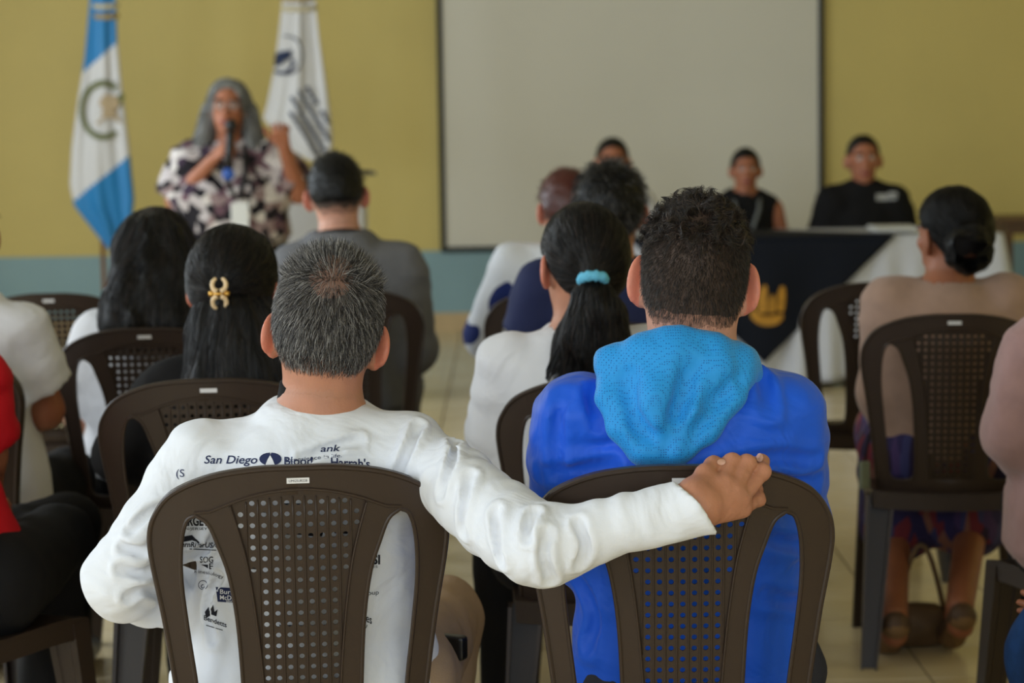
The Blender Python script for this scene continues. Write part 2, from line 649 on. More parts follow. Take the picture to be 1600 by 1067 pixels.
    V = [chair_map(-sw, cz - sh_, -0.0012), chair_map(sw, cz - sh_, -0.0012), chair_map(sw, cz + sh_, -0.0012), chair_map(-sw, cz + sh_, -0.0012)]
    V2 = [(x, y + 0.0012, z) for x, y, z in V]
    sk = MB().add(V + V2, [(0, 1, 2, 3), (7, 6, 5, 4), (0, 4, 5, 1), (1, 5, 6, 2), (2, 6, 7, 3), (3, 7, 4, 0)]).build('sticker', M_STICK, root)
    sk['label'] = 'small white paper inventory sticker'
    return root


CHAIR0 = make_chair()
chair_used = [False]
GROUP_CH = 'brown plastic chairs of the audience'


def place_chair(x, y, rz, label, name='plastic_chair'):
    if not chair_used[0]:
        o = CHAIR0
        chair_used[0] = True
    else:
        o = copy_tree(CHAIR0)
    o.location = (float(x), float(y), 0)
    o.rotation_euler = (0, 0, rz)
    tag(o, label, 'chair', GROUP_CH)
    return o


def chair_at(px, py, rz, label, z=ZT + .004):
    """put a chair so that the top of its back shows at pixel px, py"""
    d = _fw + _rt * (px - 800) / F_PX + _up * (533.5 - py) / F_PX
    p = CAM_P + d * ((z - CAM_H) / d[2])
    ox, oy = 0.0, -0.275
    x = p[0] - (ox * math.cos(rz) - oy * math.sin(rz))
    y = p[1] - (ox * math.sin(rz) + oy * math.cos(rz))
    return place_chair(x, y, rz, label)


R = math.radians
CH = {}
CH['A'] = chair_at(465, 727, R(6), 'brown plastic chair nearest the camera, behind the grey-haired man in white')
CH['B'] = chair_at(1068, 727, R(-1), 'brown plastic chair nearest the camera, behind the man in the blue hoodie')
CH['claw'] = chair_at(325, 592, R(3), 'brown plastic chair behind the woman with the gold hair clip')
CH['pony'] = chair_at(955, 590, R(-2), 'brown plastic chair behind the woman with the ponytail, left rim showing')
CH['long'] = chair_at(225, 512, R(4), 'brown plastic chair behind the woman with long loose wavy hair')
CH['empty'] = chair_at(75, 458, R(6), 'empty brown plastic chair at far left in front of the blue wall band')
CH['suit'] = chair_at(538, 452, R(-3), 'brown plastic chair behind the man in the grey suit')
CH['tan'] = chair_at(1492, 490, R(-6), 'brown plastic chair behind the woman in the tan sweater')
CH['vac'] = chair_at(1378, 440, R(2), 'empty brown plastic chair between the tan sweater woman and white tablecloth')
CH['navy'] = chair_at(955, 505, R(4), 'brown plastic chair behind the person in the navy shirt')
CH['red'] = chair_at(-278, 640, R(-25), 'brown plastic chair cut by the left edge, under the person in red')
_p = at(1755, 900, 4.62)
CH['mauve'] = place_chair(_p[0], 4.62, R(14), 'brown plastic chair cut by the right edge, under the mauve sweater person')
CH['auburn'] = chair_at(880, 452, R(3), 'brown plastic chair behind the auburn-haired person in the navy and white shirt')
CH['jeans'] = chair_at(1985, 727, R(0), 'brown plastic chair outside the right edge, under the person in jeans')

# ------------------------------------------------------------------ implicit surfaces for bodies, clothes and hair
def A3(v): return np.asarray(v, dtype=np.float32)


_lat = rng.random((32, 32, 32)).astype(np.float32) * 2 - 1


def vnoise(p, f=1.0, seed=0):
    """smooth lattice noise in -1..1"""
    q = p * f + np.float32(seed * 7.31)
    i = np.floor(q).astype(np.int32)
    t = (q - i).astype(np.float32)
    t = t * t * (3 - 2 * t)
    x0, y0, z0 = i[:, 0] & 31, i[:, 1] & 31, i[:, 2] & 31
    x1, y1, z1 = (x0 + 1) & 31, (y0 + 1) & 31, (z0 + 1) & 31
    tx, ty, tz = t[:, 0], t[:, 1], t[:, 2]
    a = _lat[x0, y0, z0] * (1 - tx) + _lat[x1, y0, z0] * tx
    b = _lat[x0, y1, z0] * (1 - tx) + _lat[x1, y1, z0] * tx
    c = _lat[x0, y0, z1] * (1 - tx) + _lat[x1, y0, z1] * tx
    d = _lat[x0, y1, z1] * (1 - tx) + _lat[x1, y1, z1] * tx
    return (a * (1 - ty) + b * ty) * (1 - tz) + (c * (1 - ty) + d * ty) * tz


def smin(a, b, k):
    if k <= 0: return np.minimum(a, b)
    h = np.maximum(k - np.abs(a - b), 0) / k
    return np.minimum(a, b) - h * h * k * 0.25


def smax(a, b, k): return -smin(-a, -b, k)


def s_cone(a, b, ra, rb):
    a, b = A3(a), A3(b)
    ab = b - a
    L2 = float(ab @ ab) + 1e-9
    def f(p):
        pa = p - a
        t = np.clip(pa @ ab / L2, 0, 1)
        return np.linalg.norm(pa - t[:, None] * ab, axis=1) - (ra + (rb - ra) * t)
    return f


def s_ell(c, r, Rm=None):
    c, r = A3(c), A3(r)
    Rm = None if Rm is None else A3(Rm)
    def f(p):
        q = p - c
        if Rm is not None: q = q @ Rm
        k0 = np.linalg.norm(q / r, axis=1)
        k1 = np.linalg.norm(q / (r * r), axis=1) + 1e-9
        return np.where(k0 < 0.02, -float(r.min()), k0 * (k0 - 1) / k1)
    return f


def s_union(fs, k=0.02):
    def f(p):
        d = fs[0](p)
        for g_ in fs[1:]:
            d = smin(d, g_(p), k)
        return d
    return f


def s_off(f0, o): return lambda p: f0(p) - o


def s_plane(c, n):
    """keeps the side the normal points away from"""
    c, n = A3(c), A3(n) / float(np.linalg.norm(n))
    return lambda p: (p - c) @ n


def s_cut(f0, planes, k=0.006):
    def f(p):
        d = f0(p)
        for g_ in planes: d = smax(d, g_(p), k)
        return d
    return f


def s_sub(f0, g0, k=0.006): return lambda p: smax(f0(p), -g0(p), k)


def s_torso(p0, p1, xdir, T_, RX, RY, OY, ex=2.4):
    """stack of super-elliptic sections along the spine p0 -> p1; T_ is the fraction along it"""
    p0, p1 = A3(p0), A3(p1)
    ax = p1 - p0
    L = float(np.linalg.norm(ax))
    ax = ax / L
    xd = A3(xdir)
    xd = xd - ax * (xd @ ax)
    xd = xd / np.linalg.norm(xd)
    yd = np.cross(ax, xd)      # forward of the body
    def f(p):
        q = p - p0
        h = q @ ax
        t = h / L
        rx, ry, oy = np.interp(t, T_, RX), np.interp(t, T_, RY), np.interp(t, T_, OY)
        x, y = q @ xd, q @ yd - oy
        k = ((np.abs(x) / rx) ** ex + (np.abs(y) / ry) ** ex) ** (1 / ex)
        d = (k - 1) * np.minimum(rx, ry) * 0.92
        dz = np.maximum(h - T_[-1] * L, T_[0] * L - h)
        return smax(d, dz, 0.03).astype(np.float32)
    return f


def bbox_union(*bs):
    b = np.array(bs)
    return b[:, 0].min(0), b[:, 1].max(0)


def surf(f, lo, hi, h, blk=4):
    """naive surface nets; the field is evaluated only in blocks near the surface"""
    lo = np.asarray(lo, float)
    n = np.ceil((np.asarray(hi, float) - lo) / (h * blk)).astype(int) + 1
    cx = [lo[i] + (np.arange(n[i]) + 0.5) * h * blk for i in range(3)]
    G = np.stack(np.meshgrid(*cx, indexing='ij'), -1).reshape(-1, 3).astype(np.float32)
    dc = f(G).reshape(n)
    act = np.abs(dc) < h * blk * 1.9
    S = n * blk
    D = np.repeat(np.repeat(np.repeat(np.where(dc < 0, -1.0, 1.0), blk, 0), blk, 1), blk, 2).astype(np.float32)
    bi = np.argwhere(act)
    off = np.stack(np.meshgrid(*[np.arange(blk)] * 3, indexing='ij'), -1).reshape(-1, 3)
    idx = (bi[:, None, :] * blk + off[None]).reshape(-1, 3)
    P = (lo + idx * h).astype(np.float32)
    out = np.empty(len(P), np.float32)
    for s in range(0, len(P), 400000):
        out[s:s + 400000] = f(P[s:s + 400000])
    D[idx[:, 0], idx[:, 1], idx[:, 2]] = out
    ins = D < 0
    # corners of cells
    c8 = [ins[dx:S[0] - 1 + dx, dy:S[1] - 1 + dy, dz:S[2] - 1 + dz] for dx in (0, 1) for dy in (0, 1) for dz in (0, 1)]
    cnt = sum(c.astype(np.int8) for c in c8)
    cell = np.argwhere((cnt > 0) & (cnt < 8))
    vid = -np.ones(tuple(S - 1), np.int64)
    vid[cell[:, 0], cell[:, 1], cell[:, 2]] = np.arange(len(cell))
    acc = np.zeros((len(cell), 3))
    num = np.zeros(len(cell))
    corners = np.array([(dx, dy, dz) for dx in (0, 1) for dy in (0, 1) for dz in (0, 1)])
    vals = np.stack([D[cell[:, 0] + c[0], cell[:, 1] + c[1], cell[:, 2] + c[2]] for c in corners], 1)
    for i in range(8):
        for j in range(i + 1, 8):
            if np.abs(corners[i] - corners[j]).sum() != 1: continue
            m_ = (vals[:, i] < 0) != (vals[:, j] < 0)
            if not m_.any(): continue
            t = vals[m_, i] / (vals[m_, i] - vals[m_, j])
            acc[m_] += corners[i] + (corners[j] - corners[i]) * t[:, None]
            num[m_] += 1
    V = lo + (cell + acc / np.maximum(num, 1)[:, None]) * h
    Q = []
    for ax in range(3):
        a, b = (ax + 1) % 3, (ax + 2) % 3
        sl0, sl1 = [slice(None)] * 3, [slice(None)] * 3
        sl0[ax], sl1[ax] = slice(0, -1), slice(1, None)
        A_, B_ = ins[tuple(sl0)], ins[tuple(sl1)]
        e = np.argwhere(A_ != B_)
        ok = (e[:, a] > 0) & (e[:, b] > 0) & (e[:, a] < S[a] - 1) & (e[:, b] < S[b] - 1)
        e = e[ok]
        if not len(e): continue
        def vv(da, db):
            c = e.copy()
            c[:, a] -= da
            c[:, b] -= db
            return vid[c[:, 0], c[:, 1], c[:, 2]]
        q = np.stack([vv(1, 1), vv(0, 1), vv(0, 0), vv(1, 0)], 1)
        fl = ~A_[e[:, 0], e[:, 1], e[:, 2]]
        q[fl] = q[fl][:, ::-1]
        Q.append(q)
    Q = np.concatenate(Q) if Q else np.zeros((0, 4), int)
    Q = Q[(Q >= 0).all(1)]
    return V.astype(np.float32), Q


def grad(f, p, e=0.0015):
    g_ = np.empty_like(p)
    for i in range(3):
        d = np.zeros(3, np.float32)
        d[i] = e
        g_[:, i] = f(p + d) - f(p - d)
    return g_ / (np.linalg.norm(g_, axis=1, keepdims=True) + 1e-9)


def sdf_obj(name, f, lo, hi, h, mats, parent, origin, midx_fn=None):
    V, Q = surf(f, lo, hi, h)
    mi = None
    if midx_fn is not None:
        mi = midx_fn(V[Q].mean(1))
    me = quad_mesh(name, V - A3(origin), Q, mats, mi)
    return new_obj(name, me, parent), V, Q


def sample_faces(V, Q, n, keep=None):
    a, b, c, d = (V[Q[:, i]] for i in range(4))
    ar = np.linalg.norm(np.cross(c - a, d - b), axis=1)
    if keep is not None: ar = ar * keep(V[Q].mean(1))
    i = rng.choice(len(Q), n, p=ar / ar.sum())
    u, v = rng.random((2, n, 1)).astype(np.float32)
    return (a[i] * (1 - u) + b[i] * u) * (1 - v) + (d[i] * (1 - u) + c[i] * u) * v


def unit(v): return v / (np.linalg.norm(v, axis=-1, keepdims=True) + 1e-9)


def grow(P, f, flow, nseg, seglen, lift=0.3, jit=0.2, stick=0.5, gap=0.002, curl=0.0, curlf=60, drop=0.0, gmax=0.012):
    """strands that start on surface f and follow the direction field, hugging the surface"""
    n = len(P)
    L = (seglen * (0.7 + 0.6 * rng.random(n))).astype(np.float32)[:, None]
    j0 = rng.normal(0, jit, (n, 3)).astype(np.float32)
    nm = grad(f, P)
    d = unit(flow(P) + nm * lift + j0)
    pts = [P - nm * 0.002]
    x = P.copy()
    for s in range(nseg):
        x = x + d * L
        dist = f(x)
        g_ = grad(f, x)
        low = dist < gap
        x[low] += g_[low] * (gap - dist[low])[:, None]
        if stick > 0:
            hi_ = dist > gmax
            x[hi_] -= g_[hi_] * ((dist[hi_] - gmax) * stick)[:, None]
        pts.append(x.copy())
        fl = flow(x)
        if curl:
            fl = fl + curl * np.stack([vnoise(x, curlf, 1), vnoise(x, curlf, 2), vnoise(x, curlf, 3)], 1)
        fl = fl + j0 * 0.5
        fl[:, 2] -= drop
        fl = fl - g_ * (np.sum(fl * g_, 1, keepdims=True)) * stick
        d = unit(d * 0.45 + unit(fl) * 0.55)
    return np.stack(pts, 1)


def strand_mesh(name, S, rad, mats, parent, origin, shade=None, tip=0.25):
    n, k, _ = S.shape
    t = unit(np.diff(S, axis=1))
    t = np.concatenate([t, t[:, -1:]], 1)
    ref = unit(rng.normal(0, 1, (n, 1, 3)))
    a = unit(np.cross(t, ref))
    b = np.cross(t, a)
    w = np.linspace(1, tip, k)[None, :, None] * (rad * (0.7 + 0.6 * rng.random((n, 1, 1))))
    ring = []
    for i in range(3):
        an = 2 * math.pi * i / 3
        ring.append(S + (a * math.cos(an) + b * math.sin(an)) * w)
    V = np.stack(ring, 2).reshape(-1, 3)
    base = (np.arange(n)[:, None] * k + np.arange(k - 1)[None]) * 3
    Q = []
    for i in range(3):
        j = (i + 1) % 3
        Q.append(np.stack([base + i, base + j, base + 3 + j, base + 3 + i], -1))
    Q = np.stack(Q, 2).reshape(-1, 4)
    mi = None
    if shade is not None:
        mi = np.repeat(shade, (k - 1) * 3)
    me = quad_mesh(name, V - np.asarray(origin), Q, mats, mi)
    return new_obj(name, me, parent)


def rot(yaw=0, pitch=0, roll=0):
    """columns: right, forward, up of a head turned left by yaw, raised by pitch, tilted by roll"""
    Mx = Matrix.Rotation(yaw, 3, 'Z') @ Matrix.Rotation(pitch, 3, 'X') @ Matrix.Rotation(roll, 3, 'Y')
    return np.array(Mx, dtype=np.float32)

# ------------------------------------------------------------------ people
def skin_mat(name, col, rough=0.5):
    return mat(name, col, rough, 0.4, var=0.10, vscale=22, bump=0.10, bscale=260, sss=0.12)


SK_TAN = skin_mat('tan_skin', srgb(182, 126, 100))
SK_FAIR = skin_mat('light_brown_skin', srgb(204, 150, 128))
SK_DARK = skin_mat('brown_skin', srgb(150, 92, 64))
SK_FAR = skin_mat('warm_brown_skin', srgb(170, 108, 80))
M_LIP = mat('lip', srgb(140, 66, 60), 0.45)
M_EYE = mat('eye_dark', srgb(35, 25, 22), 0.15)
M_EYEW = mat('eye_white', srgb(205, 195, 188), 0.2)
HAIR_BLACK = [mat('black_hair', srgb(10, 9, 9), 0.48, 0.30), mat('black_hair_sheen', srgb(24, 20, 19), 0.36, 0.40), mat('black_hair_brown', srgb(46, 34, 29), 0.38, 0.40)]
HAIR_DKBR = [mat('dark_brown_hair', srgb(30, 24, 21), 0.42, 0.5), mat('brown_hair_sheen', srgb(56, 46, 41), 0.4, 0.5), mat('brown_hair_light', srgb(84, 68, 58), 0.4, 0.5)]
HAIR_GREY = [mat('charcoal_hair', srgb(38, 35, 34), 0.5, 0.4), mat('grey_hair', srgb(112, 108, 106), 0.45, 0.5), mat('silver_hair', srgb(176, 173, 170), 0.4, 0.5)]
HAIR_AUB = [mat('auburn_hair', srgb(76, 30, 22), 0.42, 0.5), mat('auburn_hair_sheen', srgb(112, 50, 36), 0.4, 0.5), mat('auburn_hair_dark', srgb(30, 16, 14), 0.4, 0.5)]
HAIR_LADY = [mat('dark_grey_hair', srgb(60, 58, 57), 0.45, 0.5), mat('ash_hair', srgb(128, 128, 126), 0.45, 0.5), mat('pale_ash_hair', srgb(158, 156, 152), 0.45, 0.5)]
SCALP_DARK = mat('dark_scalp', srgb(36, 29, 26), 0.6)
SCALP_FADE = mat('short_cropped_scalp', srgb(74, 56, 47), 0.6)
SCALP_GREY = mat('grey_scalp', srgb(78, 70, 66), 0.6)
SCALP_THIN = mat('thin_hair_scalp', srgb(132, 100, 88), 0.5)


def mix_skin(skin, scalp):
    """cropped hair over skin at the hairline"""
    if scalp is None: return skin
    a = skin.node_tree.nodes['Principled BSDF'].inputs['Base Color'].default_value
    b = scalp.node_tree.nodes['Principled BSDF'].inputs['Base Color'].default_value
    return mat('hairline_' + skin.name + '_' + scalp.name, tuple(a[i] * .5 + b[i] * .5 for i in range(3)) + (1,), 0.55, 0.3, var=.15, vscale=90)


EAR = {'tan_skin': skin_mat('flushed_tan_skin', srgb(200, 122, 98)), 'light_brown_skin': skin_mat('flushed_light_skin', srgb(216, 136, 114))}


class Head:
    def __init__(s, c, Rm, sc=1.0):
        s.c, s.R, s.s = A3(c), A3(Rm), sc

    def w(s, v): return s.c + s.R @ (A3(v) * s.s)

    def local(s, p): return (p - s.c) @ s.R / s.s

    def ell(s, c, r): return s_ell(s.w(c), A3(r) * s.s, s.R)

    def skull(s):
        return s_union([s.ell((0, -.012, .028), (.074, .094, .086)), s.ell((0, -.038, -.012), (.064, .060, .066)), s.ell((0, .028, -.042), (.058, .064, .076))], 0.035)

    def parts(s, face, ear=(.086, .0, -.014), flare=38, earr=(.0085, .022, .034)):
        fs = [s.skull()]
        if face:
            fs += [s.ell((0, .068, -.098), (.026, .020, .020))]
            fs += [s_cone(s.w((0, .082, .004)), s.w((0, .104, -.034)), .009 * s.s, .012 * s.s)]
            fs += [s.ell((sg * .011, .096, -.037), (.010, .010, .008)) for sg in (-1, 1)]
            fs += [s.ell((0, .084, -.066), (.024, .014, .0055)), s.ell((0, .083, -.075), (.020, .014, .006))]
            fs += [s.ell((sg * .036, .064, -.018), (.022, .020, .018)) for sg in (-1, 1)]
            fs += [s.ell((sg * .030, .078, .022), (.022, .010, .007)) for sg in (-1, 1)]
        base = s_union(fs, 0.014)
        if face:
            for sg in (-1, 1):
                base = s_sub(base, s.ell((sg * .031, .092, .003), (.016, .013, .010)), 0.010)
            eyes = [s.ell((sg * .031, .074, .003), (.0125, .0125, .0105)) for sg in (-1, 1)]
            b0 = base
            base = lambda p: np.minimum(np.minimum(b0(p), eyes[0](p)), eyes[1](p))
        ears = []
        for sg in (-1, 1):
            Rl = np.array(Matrix.Rotation(sg * math.radians(flare), 3, 'Z') @ Matrix.Rotation(math.radians(-10), 3, 'X'), np.float32)
            Re = s.R @ Rl
            c = s.w((sg * ear[0], ear[1], ear[2]))
            e = s_ell(c, A3(earr) * s.s, Re)
            lobe = s_ell(s.w((sg * (ear[0] - .005), ear[1] + .006, ear[2] - earr[2] * .82)), A3((.007, .010, .011)) * s.s, Re)
            conc = s_ell(c + Re @ A3((sg * .011 * s.s, .003 * s.s, .004 * s.s)), A3((.009, .013, .021)) * s.s, Re)
            root = s_ell(s.w((sg * (ear[0] - .014), ear[1] + .004, ear[2] - .004)), A3((.014, .010, .022)) * s.s, Re)
            ears.append(s_union([s_sub(s_union([e, lobe], .006), conc, .004), root], .008))
        b1 = base
        return lambda p: smin(smin(b1(p), ears[0](p), .007), ears[1](p), .007)

    def hairzone(s, Y=(-.12, -.05, -.03, -.012, .035, .05, .07, .1), Z=(-.078, -.072, -.030, .022, .022, .055, .082, .11)):
        def f(p):
            l = s.local(p)
            return (np.interp(l[:, 1], Y, Z) - l[:, 2]).astype(np.float32) * s.s
        return f


def hand(wrist, e1, e2, curl=(35, 45, 35), sc=1.0, spread=1.0, thumb=(.55, .75, -.35)):
    """e1 forearm direction, e2 toward the thumb; the palm faces e1 x e2 reversed"""
    wrist, e1, e2 = A3(wrist), unit(A3(e1)), A3(e2)
    e2 = unit(e2 - e1 * (e1 @ e2))
    e3 = np.cross(e2, e1)      # palm side decided by the caller through e2
    fs = []
    kn = []
    for i, off in enumerate((.029, .010, -.010, -.028)):
        k_ = wrist + (e1 * (.088 - .006 * abs(i - 1)) + e2 * off * spread) * sc
        kn.append(k_)
        fs.append(s_cone(wrist + e2 * off * .55 * sc + e1 * .01 * sc, k_, .0155 * sc, .0115 * sc))
    fing = []
    for i, (k_, L) in enumerate(zip(kn, (.92, 1.02, .95, .76))):
        a, p_ = 0.0, k_
        r_ = .0092 * sc
        for ph, ln in enumerate((.044, .028, .022)):
            a += math.radians(curl[ph])
            d = e1 * math.cos(a) + e3 * math.sin(a) + e2 * (.10 * (1.5 - i) * spread * (1 if ph == 0 else .4))
            q = p_ + unit(d) * ln * L * sc
            fing.append(s_cone(p_, q, r_, r_ * .90))
            p_, r_ = q, r_ * .90
    t0 = wrist + (e1 * .025 + e2 * .022) * sc
    td = unit(e1 * thumb[0] + e2 * thumb[1] - e3 * thumb[2])
    t1 = t0 + td * .042 * sc
    t2 = t1 + unit(td * .6 + e1 * .8) * .032 * sc
    t3 = t2 + unit(td * .3 + e1 * 1.0 + e3 * .2) * .024 * sc
    th = [s_cone(t0, t1, .016 * sc, .011 * sc), s_cone(t1, t2, .0105 * sc, .0095 * sc), s_cone(t2, t3, .0095 * sc, .0075 * sc)]
    palm = s_union(fs, .012)
    alls = s_union([palm] + th, .010)
    F_ = [s_union(fing[i * 3:i * 3 + 3], .004) for i in range(4)]
    def f(p):
        d = np.minimum(np.minimum(F_[0](p), F_[1](p)), np.minimum(F_[2](p), F_[3](p)))
        return smin(alls(p), d, .005)
    return f


def limb_fold(a, b, amp, freq=26.0, seed=0):
    """ring-like cloth folds around the axis a -> b"""
    a, b = A3(a), A3(b)
    ax = unit(b - a)
    def f(p):
        q = p - a
        h = q @ ax
        pp = (q - h[:, None] * ax) * 7.0 + (h[:, None] * ax) * freq
        return amp * (vnoise(pp, 1.0, seed) + 0.45 * vnoise(pp, 2.1, seed + 3))
    return f


DEF = dict(sw=.185, arm=.050, wid=1.0, dep=1.0)


def seated_joints(x, y, yaw, sc=1.0, lean=-.04, head_f=.03):
    """default joints of a seated figure; hips at x, y; faces +Y turned by yaw"""
    J = dict(pelvis=(0, 0, .515), neck=(0, lean, .985), head=(0, lean + head_f, 1.125),
             shL=(-.175, lean, .935), shR=(.175, lean, .935), elL=(-.225, .03, .685), elR=(.225, .03, .685),
             wrL=(-.10, .24, .60), wrR=(.10, .24, .60), hipL=(-.09, .0, .50), hipR=(.09, .0, .50),
             knL=(-.12, .43, .50), knR=(.12, .43, .50), anL=(-.12, .41, .085), anR=(.12, .41, .085))
    c, s = math.cos(yaw), math.sin(yaw)
    O = {}
    for k, (a, b, z) in J.items():
        a, b = a * sc, b * sc
        zz = z if k in ('pelvis', 'hipL', 'hipR', 'knL', 'knR', 'anL', 'anR') else .515 + (z - .515) * sc
        O[k] = np.array([x + a * c - b * s, y + a * s + b * c, zz])
    return O


def build_person(label, J, yaw=0.0, skin=SK_TAN, head=None, hsc=1.0, face=False, scalp=None, hz=True,
                 top=None, sleeve='long', bottom=None, skirt=False, shoe=None, res=.010, hres=.005,
                 hcurl=(30, 40, 30), wid=1.0, dep=1.0, arm=.047, hands=True, fold=.005, hem=-.02, neck_cut=.058, shirt_off=.012,
                 over=None, legs=True, ear=None, thin=None, hand_f=None, neck_r=(.054, .060), cuffs=(1.0, 1.0), hand_e2=None, tlow=-.14, trap=False, slv_r=None, seed=0):
    over = over or {}
    org = np.array([J['pelvis'][0], J['pelvis'][1], 0.0])
    root = empty('person', org)
    tag(root, label, 'person')
    fwd = np.array([-math.sin(yaw), math.cos(yaw), 0])
    rgt = np.array([math.cos(yaw), math.sin(yaw), 0])
    hd = head or Head(J['head'], rot(yaw), hsc)
    sw = np.linalg.norm(J['shR'] - J['shL']) / 2
    ax_x = J['shR'] - J['shL']
    T_ = [tlow, 0, .22, .5, .74, .88, .97, 1.04]
    base = sw / .185
    lo_ = tlow < -.2
    RX = [(.200 if lo_ else .140) * wid, (.190 if lo_ else .168) * wid, .158 * wid, .166 * wid * base, .172 * base, .150 * base, .100 * base, .068]
    RY = [(.150 if lo_ else .100) * dep, (.145 if lo_ else .125) * dep, .122 * dep, .122 * dep, .112, .092, .072, .058]
    OY = [0, 0, .012, .0, -.012, -.012, -.004, 0]
    def torso(off):
        t_ = s_torso(J['pelvis'], J['neck'], ax_x, T_, [r + off for r in RX], [r + off for r in RY], OY)
        if not trap: return t_
        up_ = np.array([0, 0, 1.0])
        return s_union([t_] + [s_cone(J['neck'] + up_ * .012, J['neck'] + (J[k] - J['neck']) * .8 + up_ * .008, .042 + off, .046 + off) for k in ('shL', 'shR')], .05)
    def armf(s_, off, upto=1.0, fore=1.0):
        sh, el, wr = J['sh' + s_], J['el' + s_], J['wr' + s_]
        fs = [s_cone(sh, sh + (el - sh) * upto, arm + .008 + off, arm - .004 + off + (arm * .0))]
        if upto >= 1:
            fs.append(s_cone(el, el + (wr - el) * fore, arm - .006 + off, .029 + off))
        return s_union(fs, .02)
    # ---- body
    bparts = [torso(-.006), s_cone(hd.w((0, -.018, -.045)), J['neck'] + np.array([0, 0, -.02]), neck_r[0] * hsc, neck_r[1])]
    for s_ in 'LR':
        bparts.append(armf(s_, -.004))
        if legs:
            bparts += [s_cone(J['hip' + s_], J['kn' + s_], .080 * wid, .054), s_cone(J['kn' + s_], J['an' + s_], .052, .036)]
            ft = unit(fwd)
            bparts.append(s_cone(J['an' + s_] + np.array([0, 0, -.045]) - ft * .02, J['an' + s_] + ft * .14 + np.array([0, 0, -.055]), .034, .024))
    main = s_union(bparts, .03)
    hf = hd.parts(face, **(ear or {}))
    def hb(p):
        d = main(p)
        ix = np.nonzero(np.linalg.norm(p - hd.c, axis=1) < .24)[0]
        if len(ix): d[ix] = smin(d[ix], hf(p[ix]), .03)
        return d
    pts = np.array([J[k] for k in J if legs or k[:2] not in ('kn', 'an')])
    lo, hi = pts.min(0) - .2, pts.max(0) + .2
    lo[2] = max(0.001, lo[2])
    hcut = hd.w((0, 0, -.115))
    up = unit(hd.c - J['neck'])
    f_main = lambda p: smax(hb(p), (p - A3(hcut)) @ A3(up) - .014, .0005)
    hi[2] = min(hi[2], hd.c[2])
    V, Q = surf(f_main, lo, hi, res)
    Vs, Qs = [V], [Q]
    nv = len(V)
    f_head = lambda p: smax(hb(p), -((p - A3(hcut)) @ A3(up)), .0005)
    e = .155 * hsc
    V2, Q2 = surf(f_head, hd.c - e, hd.c + e, hres)
    Vs.append(V2)
    Qs.append(Q2 + nv)
    nv += len(V2)
    nh0, nh1 = len(Q), len(Q) + len(Q2)
    if hands:
        for s_ in 'LR':
            wr, el = J['wr' + s_], J['el' + s_]
            e1 = unit(wr - el)
            sg = 1 if s_ == 'L' else -1
            e2 = (hand_e2 or {}).get(s_)
            if e2 is None:
                e2 = rgt * sg * .8 + np.array([0, 0, .5])
            if hand_f and s_ in hand_f:
                hh = hand_f[s_]
            else:
                hh = hand(wr, e1, e2, hcurl, .95 * (1 if not face else 1))
            fore = s_cone(el + (wr - el) * .75, wr, .033, .026)
            hx = lambda p, hh=hh, fore=fore: smin(hh(p), fore(p), .012)
            V3, Q3 = surf(hx, wr - .17, wr + .17, .0045 if not (hand_f and s_ in hand_f) else .0028)
            Vs.append(V3)
            Qs.append(Q3 + nv)
            nv += len(V3)
    V, Q = np.concatenate(Vs), np.concatenate(Qs)
    mats = [skin, scalp or skin, M_LIP, M_EYE, M_EYEW, thin or skin, mix_skin(skin, scalp), EAR.get(skin.name, skin)]
    mi = np.zeros(len(Q), int)
    cc = V[Q[nh0:nh1]].mean(1)
    L_ = hd.local(cc)
    m_ = np.zeros(len(cc), int)
    if scalp and hz:
        z_ = hd.hairzone()(cc)
        earz = (np.abs(L_[:, 0]) > .079) & (L_[:, 2] < .03)
        z_ = z_ + .004 * vnoise(cc, 60, 4)
        m_[(z_ < 0) & ~earz] = 6
        m_[(np.abs(L_[:, 0]) > .079) & (np.abs(L_[:, 2] + .012) < .05)] = 7
        m_[(z_ < -.018) & ~earz] = 1
        if thin is not None:
            m_[(np.linalg.norm((L_ - A3((.0, -.088, .072))) / A3((.034, .05, .042)), axis=1) < 1) & (m_ == 1)] = 5
    if face:
        x_, y_, z_ = np.abs(L_[:, 0]), L_[:, 1], L_[:, 2]
        m_[(x_ < .023) & (y_ > .082) & (np.abs(z_ + .0705) < .009)] = 2
        m_[(((x_ - .031) / .013) ** 2 + ((z_ - .003) / .008) ** 2 < 1) & (y_ > .05)] = 4
        m_[(((x_ - .031) / .006) ** 2 + ((z_ - .003) / .007) ** 2 < 1) & (y_ > .05)] = 3
        m_[(np.abs(z_ - .026 + (x_ - .03) ** 2 * 8) < .0045) & (x_ > .012) & (x_ < .050) & (y_ > .05)] = 3
    mi[nh0:nh1] = m_
    me = quad_mesh('body', V - A3(org), Q, mats, mi)
    body = new_obj('body', me, root)
    out = dict(root=root, org=org, head=hd, skull=hd.skull(), headV=V2, headQ=Q2, J=J)
